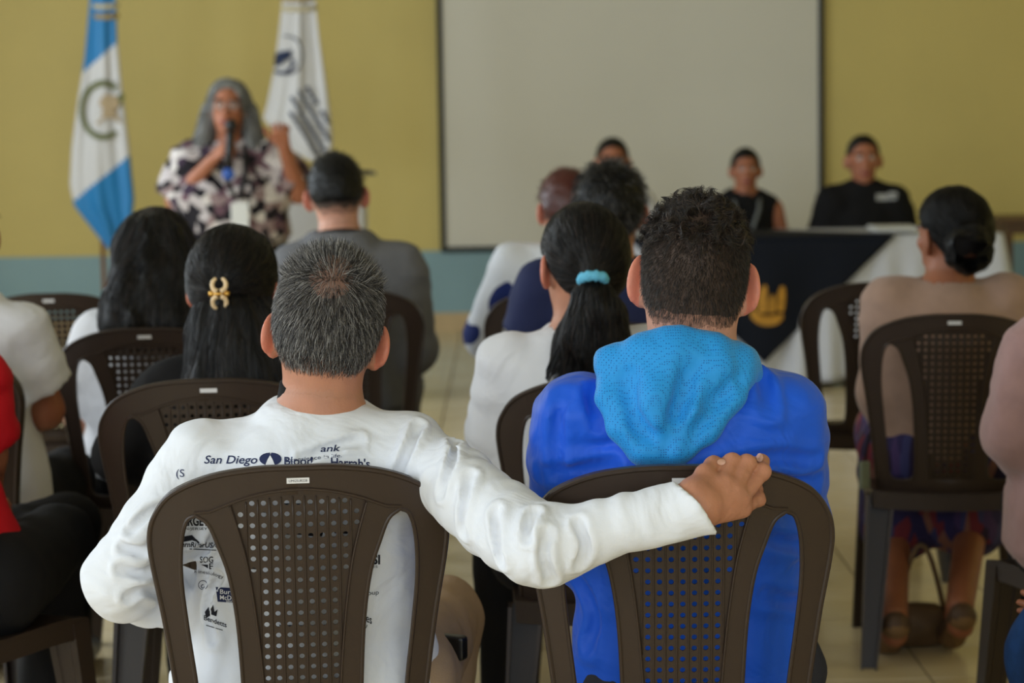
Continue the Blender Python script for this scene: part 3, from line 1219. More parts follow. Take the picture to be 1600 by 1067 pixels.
    # ---- top
    if top is not None:
        o = shirt_off
        tp = [torso(o)]
        folds = []
        for s_ in 'LR':
            sh, el, wr = J['sh' + s_], J['el' + s_], J['wr' + s_]
            if sleeve == 'long':
                ra = slv_r or (arm + .008 + o, arm + .001 + o, arm - .007 + o, .034 + o * .6)
                fo = (limb_fold(sh, el, fold, seed=seed + 1), limb_fold(el, wr, fold * 1.1, seed=seed + 2))
                u, l = s_cone(sh, el, ra[0], ra[1]), s_cone(el, wr, ra[2], ra[3])
                cn = over.get('cuff' + s_)
                cp = s_plane(wr - unit(wr - el) * .005 * cuffs[0], unit(wr - el) if cn is None else cn)
                if cn is not None: l = s_cone(el, wr + unit(wr - el) * .03, ra[2], ra[3] - .001)
                tp.append(lambda p, u=u, l=l, fo=fo, cp=cp: smax(smin(u(p) + fo[0](p), l(p) + fo[1](p), .03), cp(p), .004))
            elif sleeve == 'short' or isinstance(sleeve, float):
                t = .62 if sleeve == 'short' else sleeve
                fo = limb_fold(sh, el, fold, seed=seed + 1)
                u = s_cone(sh, sh + (el - sh) * (t + .12), arm + .010 + o, arm + .008 + o)
                cp = s_plane(sh + (el - sh) * t, unit(el - sh))
                tp.append(lambda p, u=u, fo=fo, cp=cp: smax(u(p) + fo(p), cp(p), .004))
        tu = s_union(tp, .05)
        nk = s_cone(J['neck'] + np.array([0, 0, -.03]), hd.w((0, 0, -.03)), neck_cut, neck_cut)
        wr_ = lambda p: fold * (vnoise(p * A3((1, 1, .45)), 13, seed) * .9 + vnoise(p * A3((1, 1, .6)), 31, seed + 5) * .35)
        ax = unit(J['neck'] - J['pelvis'])
        hemp = s_plane(J['pelvis'] + ax * hem, -ax)
        def f_top(p):
            d = tu(p) + wr_(p)
            d = smax(d, -nk(p), .008)
            return smax(d, hemp(p), .006)
        if over.get('top'): f_top = over['top'](f_top)
        pk = np.array([J[k] for k in ('neck', 'shL', 'shR', 'elL', 'elR', 'pelvis') + (('wrL', 'wrR') if sleeve == 'long' else ())])
        o_, V_, Q_ = sdf_obj(over.get('top_name', 'shirt'), f_top, pk.min(0) - .2, pk.max(0) + .2, over.get('tres', res), [top], root, org)
        out['top'] = o_
        out['topVQ'] = (V_, Q_)
        out['topf'] = f_top
    # ---- bottom
    if bottom is not None:
        if skirt:
            kn = (J['knL'] + J['knR']) / 2
            bp = [s_torso(J['pelvis'], J['neck'], ax_x, [-.16, 0, .1], [.165 * wid, .185 * wid, .16 * wid], [.13, .14, .12], [.01, .01, .0])]
            for s_ in 'LR':
                bp += [s_cone(J['hip' + s_], J['kn' + s_], .100 * wid, .085), s_cone(J['kn' + s_], J['kn' + s_] + (J['an' + s_] - J['kn' + s_]) * .55, .085, .095)]
            bf = s_union(bp, .10)
        else:
            bp = [s_torso(J['pelvis'], J['neck'], ax_x, [-.16, 0, .1], [.150 * wid, .176 * wid, .165 * wid], [.118 * dep, .133 * dep, .128 * dep], [.0, .0, .0])]
            for s_ in 'LR':
                cp = s_plane(J['an' + s_] + np.array([0, 0, -.005]), (J['an' + s_] - J['kn' + s_]))
                c1, c2 = s_cone(J['hip' + s_], J['kn' + s_], .092 * wid, .070), s_cone(J['kn' + s_], J['an' + s_], .068, .056)
                bp.append(lambda p, c1=c1, c2=c2, cp=cp: smax(smin(c1(p), c2(p), .03), cp(p), .004))
            bf = s_union(bp, .035)
        f_bot = lambda p: bf(p) + .005 * vnoise(p, 15, seed + 9) + .002 * vnoise(p, 33, seed + 4)
        pk = np.array([J[k] for k in ('pelvis', 'knL', 'knR', 'anL', 'anR')])
        l_, h_ = pk.min(0) - .2, pk.max(0) + .2
        l_[2] = max(.012, pk[:, 2].min() - .06)
        o_, V_, Q_ = sdf_obj('skirt' if skirt else 'trousers', f_bot, l_, h_, res * 1.15, [bottom], root, org)
        out['bottom'] = o_
    if shoe is not None and legs:
        for s_ in 'LR':
            an = J['an' + s_]
            ft = over.get('foot' + s_)
            ft = unit(fwd) if ft is None else unit(np.array(ft, float))
            hl = np.array([an[0], an[1], max(.04, an[2] - .045)])
            sf = s_union([s_cone(hl - ft * .035, hl + ft * .05, .040, .040), s_cone(hl + ft * .05, hl + ft * .165 + np.array([0, 0, -.006]), .041, .031), s_cone(hl, hl + np.array([0, 0, .05]), .042, .044)], .03)
            gz = an[2] - .083
            fz = lambda p, sf=sf, gz=gz: smax(sf(p), gz + .002 - p[:, 2], .006)
            sdf_obj('shoe', fz, hl - .25, hl + .25, .008, [shoe], root, org)
    return out


def cap_hair(P, mats, thick=.010, name='hair', res=.005, zone=None, bumpy=.002, extra=None, k=.02, cut=True):
    """hair mass hugging the skull, optionally joined with further masses"""
    hd = P['head']
    sk = hd.skull()
    z = zone or hd.hairzone()
    def cap(p):
        d = sk(p) - thick
        if cut: d = smax(d, z(p), .012)
        return d
    def f(p):
        d = cap(p)
        if extra is not None: d = smin(d, extra(p), k)
        return d + bumpy * vnoise(p, 55, 3)
    return f


def hair_obj(P, f, lo, hi, mats, res=.005, name='hair'):
    return sdf_obj(name, f, lo, hi, res, [mats[0]], P['root'], P['org'])


def pick_shade(n, w):
    return rng.choice(len(w), n, p=np.array(w) / sum(w))

# ------------------------------------------------------------------ the two men in the foreground
M_WHITE = mat('white_cotton', srgb(224, 227, 236), 0.85, 0.2, var=0.02, bump=0.06, bscale=420, sheen=0.1, wrinkle=0.5)
M_BLUE = mat('royal_blue_jersey', srgb(12, 90, 222), 0.55, 0.35, var=0.05, vscale=5, bump=0.05, bscale=500, sheen=0.15, wrinkle=0.5)
M_NAVYPR = mat('navy_print', srgb(38, 46, 82), 0.7, 0.2)
M_BLKPR = mat('black_print', srgb(34, 34, 42), 0.7, 0.2)
M_WHPR = mat('white_print', srgb(225, 225, 230), 0.7, 0.2)
M_KHAKI = mat('khaki_cloth', srgb(168, 142, 116), 0.85, 0.2, var=0.06, bump=0.1, bscale=300)
M_BLACKC = mat('black_cloth', srgb(20, 19, 21), 0.85, 0.25, var=0.1, bump=0.08, bscale=200)
M_CHARC = mat('charcoal_cloth', srgb(52, 52, 58), 0.85, 0.2, var=0.08, bump=0.08, bscale=200)
M_SHOE = mat('black_leather', srgb(18, 16, 16), 0.35, 0.5)
M_BRSHOE = mat('brown_leather', srgb(84, 62, 46), 0.55, 0.4, var=0.1)
M_SOLE = mat('tan_sole', srgb(128, 98, 66), 0.7, 0.3, var=0.1)

# light mesh cloth of the hood: small dimples
M_HOOD = mat('sky_blue_mesh_cloth', srgb(24, 140, 222), 0.6, 0.3, sheen=0.15)
_nt = M_HOOD.node_tree
_b = _nt.nodes['Principled BSDF']
_tc = _nt.nodes.new('ShaderNodeTexCoord')
_vo = _nt.nodes.new('ShaderNodeTexVoronoi')
_vo.inputs['Scale'].default_value = 270
_vo.inputs['Randomness'].default_value = 0.25
_nt.links.new(_tc.outputs['Object'], _vo.inputs['Vector'])
_rp = _nt.nodes.new('ShaderNodeValToRGB')
_rp.color_ramp.elements[0].position = 0.16
_rp.color_ramp.elements[0].color = srgb(14, 88, 168)
_rp.color_ramp.elements[1].position = 0.36
_rp.color_ramp.elements[1].color = srgb(34, 150, 228)
_nt.links.new(_vo.outputs['Distance'], _rp.inputs['Fac'])
_nt.links.new(_rp.outputs['Color'], _b.inputs['Base Color'])
_bp = _nt.nodes.new('ShaderNodeBump')
_bp.inputs['Strength'].default_value = 0.25
_bp.inputs['Distance'].default_value = 0.002
_nt.links.new(_vo.outputs['Distance'], _bp.inputs['Height'])
_nt.links.new(_bp.outputs['Normal'], _b.inputs['Normal'])

# ---- grey-haired man in white
JA = seated_joints(-.33, 3.53, R(6), 1.0)
JA['pelvis'] = np.array([-.325, 3.53, .515])
JA['neck'] = at(500, 640, 3.47)
JA['head'] = at(512, 508, 3.49)
JA['shR'] = at(640, 706, 3.455)
JA['shL'] = at(318, 712, 3.465)
JA['elR'] = at(840, 852, 3.185)
JA['wrR'] = at(1090, 790, 3.150)
JA['elL'] = at(192, 905, 3.45)
JA['wrL'] = at(330, 968, 3.72)
JA['hipR'] = np.array([-.195, 3.53, .50])
JA['knR'] = np.array([-.135, 3.98, .50])
JA['anR'] = np.array([-.15, 3.86, .085])
JA['knL'] = np.array([-.50, 3.97, .50])
JA['anL'] = np.array([-.50, 3.93, .085])


def grip_hand():
    q = lambda x, y, Y: at(x, y, Y)
    wr = [q(1082, 768, 3.165), q(1092, 778, 3.158), q(1101, 790, 3.158), q(1108, 801, 3.165)]
    mcp = [q(1131, 754, 3.178), q(1148, 765, 3.176), q(1158, 779, 3.182), q(1160, 795, 3.192)]
    pip = [q(1144, 722, 3.213), q(1167, 724, 3.216), q(1191, 737, 3.222), q(1184, 780, 3.224)]
    dip = [q(1149, 723, 3.262), q(1172, 724, 3.264), q(1191, 721, 3.250), q(1182, 764, 3.236)]
    tip = [q(1151, 741, 3.288), q(1173, 743, 3.288), q(1188, 719, 3.272), q(1176, 756, 3.238)]
    palm = [s_cone(w, k_, .0185, .0135) for w, k_ in zip(wr, mcp)]
    palm += [s_cone(q(1094, 790, 3.15), q(1085, 780, 3.15), .030, .028)]
    rad = (.0118, .0118, .0112, .0098)
    F_ = []
    for i in range(4):
        r_ = rad[i]
        F_.append(s_union([s_cone(mcp[i], pip[i], r_ * 1.06, r_), s_cone(pip[i], dip[i], r_, r_ * .92), s_cone(dip[i], tip[i], r_ * .92, r_ * .78), s_ell(pip[i], (r_ * 1.12,) * 3)], .005))
    th = s_union([s_cone(q(1090, 764, 3.165), q(1101, 741, 3.180), .0185, .0135), s_cone(q(1101, 741, 3.180), q(1115, 726, 3.205), .0130, .0120), s_cone(q(1115, 726, 3.205), q(1130, 729, 3.235), .0118, .0092)], .007)
    # tendons over the back of the hand
    ten = [s_cone(w * .5 + k_ * .5 + A3((0, -.0125, .004)), k_ + A3((0, -.006, .002)), .0035, .0055) for w, k_ in zip(wr, mcp)]
    P_ = s_union(palm, .014)
    P2 = s_union(ten, .006)
    def f(p):
        d = smin(P_(p), P2(p), .008)
        d = smin(d, th(p), .008)
        fi = np.minimum(np.minimum(F_[0](p), F_[1](p)), np.minimum(F_[2](p), F_[3](p)))
        return smin(d, fi, .0045) + .0006 * vnoise(p, 160, 2)
    return f, tip, dip


gh, gtip, gdip = grip_hand()
HEAD_A = Head(JA['head'], rot(R(3), R(-9), R(8)), 1.0)


def fold_tubes(f, tubes, k=.012, sign=1):
    ts = [(s_cone(a, b, r0, r1)) for a, b, r0, r1 in tubes]
    def g_(p):
        d = f(p)
        for t in ts: d = smin(d, t(p), k) if sign > 0 else smax(d, -t(p), k)
        return d
    return g_


def on_sdf(f, p):
    """slide a point along the line of sight onto the surface f"""
    d = unit(np.asarray(p, float) - CAM_P)
    q = np.asarray(p, float) - d * .25
    for _ in range(60):
        v = float(f(A3(q)[None])[0])
        q = q + d * max(v * .8, .0002)
        if abs(v) < .0006: break
        if q[1] > p[1] + .3: return np.asarray(p, float)
    return q


def creases(f, lines, w=.006, depth=.006, lip=.45):
    """soft valley lines pressed into a cloth surface; lines are polylines"""
    lines = [catmull([on_sdf(f, p) for p in L], 3) for L in lines]
    lines = [A3(L) for L in lines]
    def g_(p):
        d = f(p)
        for L in lines:
            ix = np.nonzero(((p > L.min(0) - 2.5 * w) & (p < L.max(0) + 2.5 * w)).all(1))[0]
            if not len(ix): continue
            q = p[ix]
            m_ = np.full(len(q), 9.0, np.float32)
            for k, (a, b) in enumerate(zip(L[:-1], L[1:])):
                ab = b - a
                t = np.clip((q - a) @ ab / (float(ab @ ab) + 1e-9), 0, 1)
                m_ = np.minimum(m_, np.linalg.norm(q - a - t[:, None] * ab, axis=1))
            e = np.minimum(np.linalg.norm(q - L[0], axis=1), np.linalg.norm(q - L[-1], axis=1))
            d[ix] += depth * (np.exp(-(m_ / w) ** 2) - lip * np.exp(-((m_ - 1.7 * w) / w) ** 2)) * np.clip(e / (2.5 * w), .15, 1)
        return d
    return g_


def top_A(f):
    # folds radiating from the right armpit and round the elbows
    Ls = [[at(628, 735, 3.36), at(640, 700, 3.37), at(655, 665, 3.40)],
          [at(690, 770, 3.30), at(705, 730, 3.32), at(712, 690, 3.38)],
          [at(725, 830, 3.21), at(728, 780, 3.22), at(735, 745, 3.26)],
          [at(785, 875, 3.13), at(778, 830, 3.13), at(776, 800, 3.16)],
          [at(825, 840, 3.11), at(828, 815, 3.12), at(835, 800, 3.14)],
          [at(860, 905, 3.12), at(850, 870, 3.11), at(852, 835, 3.12)],
          [at(905, 880, 3.11), at(915, 850, 3.10), at(905, 820, 3.12)],
          [at(560, 690, 3.36), at(520, 700, 3.355), at(475, 718, 3.35)],
          [at(285, 870, 3.40), at(330, 850, 3.36), at(355, 800, 3.36)],
          [at(250, 930, 3.42), at(225, 920, 3.40), at(200, 932, 3.40)],
          [at(245, 880, 3.42), at(225, 895, 3.40), at(190, 890, 3.40)],
          [at(245, 840, 3.42), at(225, 860, 3.40), at(195, 855, 3.40)],
          [at(270, 790, 3.42), at(235, 800, 3.40), at(205, 830, 3.42)],
          [at(345, 900, 3.36), at(325, 950, 3.36), at(335, 1000, 3.37)]]
    return creases(f, Ls, .0075, .016)


PA = build_person('grey-haired man in a white long-sleeved printed shirt, arm along the next chair', JA, yaw=R(4), skin=SK_TAN, head=HEAD_A, scalp=SCALP_GREY, thin=SCALP_THIN,
                  top=M_WHITE, bottom=M_KHAKI, shoe=M_SHOE, res=.007, hres=.0035, hand_f={'R': gh}, ear=dict(ear=(.084, .0, -.022)), arm=.046, dep=.92, wid=1.10, fold=.006,
                  slv_r=(.062, .055, .054, .041), over=dict(top=top_A, tres=.0048, cuffR=(.80, .12, .58)), neck_cut=.060, shirt_off=.012, neck_r=(.057, .062), hem=-.15, tlow=-.36, seed=2)
rA, oA = PA['root'], PA['org']
hA = PA['head']


def roots_on_head(P, n, dens):
    hd = P['head']
    z = hd.hairzone()
    def keep(c):
        l = hd.local(c)
        zz = z(c) + .004 * vnoise(c, 60, 4)
        k = np.clip((.012 - zz) / .026, 0, 1) ** 1.5 * ~((np.abs(l[:, 0]) > .0795) & (l[:, 2] < .035))
        return k * dens(l)
    return sample_faces(P['headV'], P['headQ'], n, keep)


def crown_flow(hd, crown, down=.5):
    def fl(p):
        l = hd.local(p)
        d = unit(l - A3(crown))
        d = d + A3((0, 0, -down)) * np.clip(-(l[:, 2:3] - .09) * 14, 0, 1.5)
        return unit(d) @ hd.R.T
    return fl


wh = A3((.004, -.086, .072))
bald = lambda l: .40 + .60 * np.clip((np.linalg.norm((l - wh) / A3((.032, .05, .044)), axis=1) - .55) / .8, 0, 1)
flA = crown_flow(hA, wh)
Pa = roots_on_head(PA, 11500, lambda l: bald(l) * (l[:, 2] < .085))
S1 = grow(Pa, PA['skull'], flA, 4, .0050, lift=.45, jit=.28, stick=.35, gap=.001, gmax=.008)
strand_mesh('hair', S1, .00042, HAIR_GREY, rA, oA, pick_shade(len(S1), (.50, .36, .14)))
Pb = roots_on_head(PA, 4200, lambda l: (l[:, 2] > .06) * bald(l))
S2 = grow(Pb, PA['skull'], lambda p: flA(p) * .7 + A3((0, .1, .75)), 4, .0052, lift=.7, jit=.42, stick=.0, gap=.002)
h2 = strand_mesh('hair', S2, .00045, HAIR_GREY, rA, oA, pick_shade(len(S2), (.52, .34, .14)))
h2['label'] = 'spiky grey hair on top'
# dark collar of the under-shirt
nb = JA['neck']
cl = [(nb + np.array([.0675 * math.cos(a), .002 + .0625 * math.sin(a), .020 + .004 * math.sin(a) + .012 * abs(math.cos(a)) ** 2])) for a in np.linspace(0, 2 * math.pi, 33)[:-1]]
mb = MB()
lo_, hi_ = [c - np.array([0, 0, .022]) for c in cl], [c + np.array([(nb[0] - c[0]) * .10, (nb[1] - c[1]) * .10, .013]) for c in cl]
inn = [c + (np.array([nb[0], nb[1], c[2]]) - c) * .12 for c in hi_]
n_ = len(cl)
mb.add(lo_ + hi_ + inn, [(i, (i + 1) % n_, n_ + (i + 1) % n_, n_ + i) for i in range(n_)] + [(n_ + i, n_ + (i + 1) % n_, 2 * n_ + (i + 1) % n_, 2 * n_ + i) for i in range(n_)])
co = mb.build('collar', M_BLACKC, rA, smooth=True, origin=oA)
co['label'] = 'black collar under the white shirt'

# ---- prints on the white shirt
bvhA = BVHTree.FromPolygons([tuple(map(float, v)) for v in PA['topVQ'][0]], [tuple(map(int, q)) for q in PA['topVQ'][1]])


def on_cloth(bvh, px, py, Y0, off=.0010):
    d = _fw + _rt * (px - 800) / F_PX + _up * (533.5 - py) / F_PX
    d = d / np.linalg.norm(d)
    o = CAM_P + d * (Y0 - .35)
    hit = bvh.ray_cast(Vector(o), Vector(d), 1.2)
    if hit[0] is None: return at(px, py, Y0)
    return np.array(hit[0]) - d * off


def text_tris(txt, bold=0.0, shear=0.0):
    c = bpy.data.curves.new('t', 'FONT')
    c.body = txt
    c.size = 1.0
    c.shear = shear
    c.offset = bold
    c.resolution_u = 3
    o = bpy.data.objects.new('t', c)
    COL.objects.link(o)
    dg = bpy.context.evaluated_depsgraph_get()
    dg.update()
    me = o.evaluated_get(dg).to_mesh()
    me.calc_loop_triangles()
    V = np.array([tuple(v.co) for v in me.vertices])
    T3 = [tuple(t.vertices) for t in me.loop_triangles]
    bpy.data.objects.remove(o)
    bpy.data.curves.remove(c)
    return V, T3


def decal(name, V2, Fl, place, m, parent, origin):
    V = [np.asarray(place(x, y)) - origin for x, y in V2]
    me = py_mesh(name, V, Fl, [m])
    return new_obj(name, me, parent)


def shirt_text(txt, px, py, h, width=None, bold=0.0, shear=0.0, slope=0.0, arch=0.0, m=M_NAVYPR, P=PA, bvh=bvhA, Y=3.35, name='print', off=.0010):
    """px, py: left end of the base line, h: capital height, all in pixels of the photograph"""
    V, T3 = text_tris(txt, bold, shear)
    if not len(V): return
    k = h / .70
    w = V[:, 0].max()
    sx = k if width is None else width / w
    def place(x, y):
        u = x * sx
        return on_cloth(bvh, px + u, py - y * k + slope * u - arch * math.sin(math.pi * x / w), Y, off)
    return decal(name, V[:, :2], T3, place, m, P['top'], P['org'])


def shirt_poly(pts, m=M_NAVYPR, P=PA, bvh=bvhA, Y=3.35, name='print', off=.0010):
    pts = [tuple(p) for p in resample(list(pts) + [pts[0]], 4.0)[:-1]]
    V2 = [Vector(p) for p in pts]
    n0 = len(V2)
    A_ = np.array(pts)
    lo, hi = A_.min(0), A_.max(0)
    gp = np.array([(x, y) for x in np.arange(lo[0] + 2, hi[0] - 1, 4) for y in np.arange(lo[1] + 2, hi[1] - 1, 4)])
    if len(gp):
        V2 += [Vector(p) for p in gp[in_polys_np(gp, A_)]]
    v, e, f, *_ = delaunay_2d_cdt(V2, [(i, (i + 1) % n0) for i in range(n0)], [], 1, 1e-6)
    return decal(name, [tuple(q) for q in v], [tuple(q) for q in f], lambda x, y: on_cloth(bvh, x, y, Y, off), m, P['top'], P['org'])


def ring(cx, cy, rx, ry, n=16, a0=0, a1=2 * math.pi):
    return [(cx + rx * math.cos(a), cy + ry * math.sin(a)) for a in np.linspace(a0, a1, n + 1)[:-1]]


def band(cx, cy, r0, r1, a0, a1, n=14, fy=1.0):
    A_ = [(cx + r1 * math.cos(a), cy + fy * r1 * math.sin(a)) for a in np.linspace(a0, a1, n)]
    B_ = [(cx + r0 * math.cos(a), cy + fy * r0 * math.sin(a)) for a in np.linspace(a1, a0, n)]
    return A_ + B_


shirt_text('San Diego', 318, 724, 12.5, 84, bold=.012, shear=.25)
heart = [(422, 730)] + [(422 + 17 * math.cos(a) * (1 if True else 1), 717 + 10 * math.sin(a)) for a in np.linspace(math.pi * .75, math.pi * 1.5, 8)] + [(422, 711)] + [(424 + 16 * math.cos(a), 717 + 10 * math.sin(a)) for a in np.linspace(math.pi * 1.5, math.pi * 2.25, 8)]
shirt_poly(heart)
shirt_poly([(422, 711), (426, 718), (430, 728), (414, 728), (418, 718)], m=M_WHPR, off=.0016)
shirt_text('Blood', 443, 726, 12.5, 45, bold=.012)
shirt_text('ank', 500, 706, 10, 32, bold=.012, shear=.2, slope=-.05)
shirt_text('Experience in life.', 446, 722, 6, 88, slope=-.09)
shirt_text("Harrah's", 516, 728, 13, 62, bold=.02, slope=.04)
shirt_text('(S', 274, 745, 12, 14, bold=0.0)
shirt_text('TARGET', 276, 821, 14, 50, bold=.03, m=M_BLKPR)
shirt_text('SAN/JERSEY', 278, 828, 4, 46, m=M_BLKPR)
shirt_poly(band(295, 856, 16, 19, math.pi * 1.05, math.pi * 1.85, fy=.9), m=M_BLKPR)
shirt_poly([(279, 848), (288, 838), (300, 836), (312, 848), (300, 844), (290, 846)], m=M_BLKPR)
shirt_text('KernRiverUSA.', 276, 854, 8, 65, bold=.02, shear=.2, m=M_BLKPR, slope=.03)
shirt_poly([(296, 857), (338, 859), (338, 860.2), (296, 858.4)], m=M_BLKPR)
shirt_text('SOG', 312, 879, 9.5, 21, bold=.015, m=M_BLKPR)
shirt_poly([(314, 882), (325, 882), (325, 888), (320, 885)], m=M_BLKPR)
shirt_text('E', 326, 889, 9, 7, bold=.02, m=M_BLKPR)
shirt_text('Kinesiology', 303, 895, 5.5, 46, slope=.2, arch=2, m=M_BLKPR)
shirt_poly(band(317, 914, 6.5, 7.5, 0, math.pi * 1.95), m=M_NAVYPR)
shirt_poly(band(317, 916, 2.0, 3.2, 0, math.pi * 1.6), m=M_NAVYPR)
shirt_poly([(337, 917), (385, 920), (384, 943), (340, 940)])
shirt_text('Burns', 343, 927.5, 7, 27, bold=.01, m=M_WHPR, slope=.05, off=.0018)
shirt_text('McDonnell', 343, 936.5, 7, 42, bold=.01, m=M_WHPR, slope=.05, off=.0018)
shirt_text('SINCE', 353, 941, 3, 14, m=M_WHPR, slope=.05, off=.0018)
shirt_poly([(322, 966), (320, 956), (326, 948), (327, 955), (333, 945), (335, 956), (340, 952), (338, 963), (330, 960)], m=M_BLKPR)
shirt_text('Bendetts', 318, 968, 7.5, 36, bold=.015, slope=.34, m=M_BLKPR)
shirt_poly([(322, 976), (348, 984), (348, 985.2), (322, 977.4)], m=M_BLKPR)
shirt_text('CSI', 569, 881, 14, 25, bold=.035, m=M_BLKPR)
shirt_text('SERVICES', 556, 887, 3.6, 34, m=M_BLKPR)
shirt_text('Bank Group', 535, 933, 7, 57, slope=-.08, m=M_BLKPR)
shirt_text('Mies', 561, 966, 13, 20, bold=.01, slope=.45, m=M_BLKPR)
shirt_poly(band(566, 976, 7, 8, 0, math.pi * 1.0), m=M_BLKPR)
shirt_poly(ring(563, 974, 1, 1, 8), m=M_BLKPR)
shirt_poly(ring(569, 974, 1, 1, 8), m=M_BLKPR)
# logos that show only as dark bits through the perforations
for (x0, y0, x1, y1) in ((398, 795, 420, 801), (436, 786, 492, 797), (440, 832, 498, 836), (388, 846, 470, 851), (478, 830, 505, 838), (388, 884, 408, 890), (440, 882, 482, 885), (520, 826, 545, 834), (440, 914, 482, 920), (420, 944, 436, 952), (515, 940, 530, 946), (436, 976, 486, 984)):
    shirt_poly([(x0, y0), (x1, y0 + 1), (x1 - 2, y1), (x0 + 3, y1 - 1)], m=M_BLKPR)

# ---- man in the blue hoodie
JB = seated_joints(.285, 3.545, R(-2), 1.0)
JB['pelvis'] = np.array([.285, 3.535, .515])
JB['neck'] = at(1080, 566, 3.48)
JB['head'] = at(1085, 430, 3.50)
JB['shL'] = at(902, 656, 3.475)
JB['shR'] = at(1216, 650, 3.475)
JB['elL'] = at(884, 836, 3.52)
JB['elR'] = at(1222, 816, 3.55)
JB['wrL'] = at(980, 895, 3.80)
JB['wrR'] = at(1170, 895, 3.82)
HEAD_B = Head(JB['head'], rot(R(-4), R(-5), R(5)), 1.04)


def top_B(f):
    Ls = [[at(850, 740, 3.40), at(900, 735, 3.37), at(960, 728, 3.36)], [at(1100, 735, 3.36), at(1200, 715, 3.37), at(1270, 720, 3.42)],
          [at(1150, 560, 3.42), at(1190, 590, 3.40), at(1200, 640, 3.39)], [at(945, 575, 3.43), at(925, 620, 3.41), at(935, 660, 3.40)],
          [at(1195, 840, 3.40), at(1240, 850, 3.42), at(1260, 845, 3.45)], [at(900, 900, 3.42), at(930, 960, 3.42), at(920, 1010, 3.42)],
          [at(1195, 930, 3.42), at(1240, 940, 3.43), at(1270, 930, 3.45)], [at(1270, 745, 3.44), at(1240, 752, 3.42), at(1215, 748, 3.42)],
          [at(880, 620, 3.42), at(870, 690, 3.42), at(875, 760, 3.43)]]
    return creases(f, Ls, .011, .011)


PB = build_person('man in a royal blue hooded top with short dark curly hair', JB, yaw=R(-2), skin=SK_FAIR, head=HEAD_B, hsc=1.04, scalp=SCALP_FADE,
                  top=M_BLUE, bottom=M_CHARC, shoe=M_SHOE, res=.008, hres=.0035, arm=.052, dep=1.0, wid=1.10, fold=.0065,
                  over=dict(top=top_B, tres=.006, top_name='hooded_top'), neck_cut=.052, shirt_off=.012, neck_r=(.064, .068), ear=dict(ear=(.083, .002, -.012), flare=40, earr=(.0085, .022, .037)), seed=5)
rB, oB = PB['root'], PB['org']
hB = PB['head']


def chain(pts, r):
    pts = [A3(p) for p in pts]
    rr = r if hasattr(r, '__len__') else [r] * len(pts)
    return s_union([s_cone(a, b, r0, r1) for a, b, r0, r1 in zip(pts[:-1], pts[1:], rr[:-1], rr[1:])], .01)


hood_parts = [s_ell(at(1050, 600, 3.405), (.100, .040, .085)), s_ell(at(1035, 660, 3.385), (.068, .034, .072)),
              chain([at(948, 600, 3.44), at(962, 568, 3.425), at(1005, 553, 3.41), at(1060, 549, 3.40), at(1118, 553, 3.41), at(1150, 568, 3.425), at(1168, 585, 3.44)], [.020, .026, .026, .026, .026, .026, .022]),
              chain([at(958, 560, 3.42), at(950, 620, 3.395), at(968, 670, 3.375), at(1005, 705, 3.362), at(1045, 712, 3.36)], [.018, .017, .016, .015, .013]),
              chain([at(1160, 565, 3.42), at(1145, 620, 3.385), at(1105, 675, 3.365), at(1065, 710, 3.36)], [.020, .018, .017, .014]),
              chain([at(1045, 560, 3.39), at(1025, 620, 3.362), at(1030, 680, 3.352)], [.018, .018, .014]),
              chain([at(1120, 580, 3.385), at(1092, 640, 3.362), at(1060, 690, 3.352)], [.018, .014, .012])]
hood_f0 = s_union(hood_parts, .022)
hood_f1 = creases(hood_f0, [[at(985, 590, 3.37), at(990, 640, 3.35), at(1010, 690, 3.345)], [at(1075, 570, 3.37), at(1065, 620, 3.345), at(1050, 670, 3.34)],
                            [at(1125, 600, 3.37), at(1110, 640, 3.35), at(1075, 690, 3.34)], [at(1000, 660, 3.34), at(1040, 690, 3.335), at(1075, 680, 3.34)],
                            [at(1090, 620, 3.35), at(1120, 625, 3.355), at(1150, 600, 3.38)]], .012, .012, .15)
neckhole = s_cone(JB['neck'] + np.array([0, 0, -.05]), hB.w((0, -.015, -.03)), .062, .060)
hood_f = lambda p: smax(hood_f1(p) + .004 * vnoise(p, 24, 4) + .0015 * vnoise(p, 60, 8), -neckhole(p), .008)
pk = np.array([at(930, 500, 3.3), at(1200, 750, 3.55)])
ho, _, _ = sdf_obj('hood', hood_f, pk.min(0) - .03, pk.max(0) + .03, .0045, [M_HOOD], rB, oB)
ho['label'] = 'lighter blue mesh hood hanging down the back'

flB = crown_flow(hB, (.01, -.05, .098), .7)
fadeP = roots_on_head(PB, 15000, lambda l: (l[:, 2] < .075) * np.clip((l[:, 2] + .09) * 16, .25, 1))
S1 = grow(fadeP, PB['skull'], flB, 3, .0030, lift=.5, jit=.25, stick=.2, gap=.001)
strand_mesh('hair', S1, .00036, HAIR_DKBR, rB, oB, pick_shade(len(S1), (.60, .28, .12)))
topP = roots_on_head(PB, 7500, lambda l: (l[:, 2] > .045) * 1.0)
S2 = grow(topP, PB['skull'], lambda p: flB(p) * .5 + A3((0, 0, .25)), 8, .0036, lift=.45, jit=.25, stick=.25, gap=.002, curl=2.2, curlf=75, gmax=.012)
h2 = strand_mesh('hair', S2, .00042, HAIR_DKBR, rB, oB, pick_shade(len(S2), (.66, .24, .10)))
h2['label'] = 'dark curly hair on top'
# phone case on the hip of the man in white
pc = on_sdf(lambda p: s_cone(JA['hipR'], JA['knR'], .092, .070)(p), at(702, 1010, 3.50))
ph = empty('phone_case', pc)
tag(ph, 'black phone case sticking out of the khaki trouser pocket', 'phone case')
bevel(MB().box((0, 0, 0), (.060, .022, .040), -.5).build('case', M_SHOE, ph), .006, 3)
bevel(MB().box((.012, -.012, .004), (.012, .006, .012), -.5).build('snap', M_INK, ph), .002)

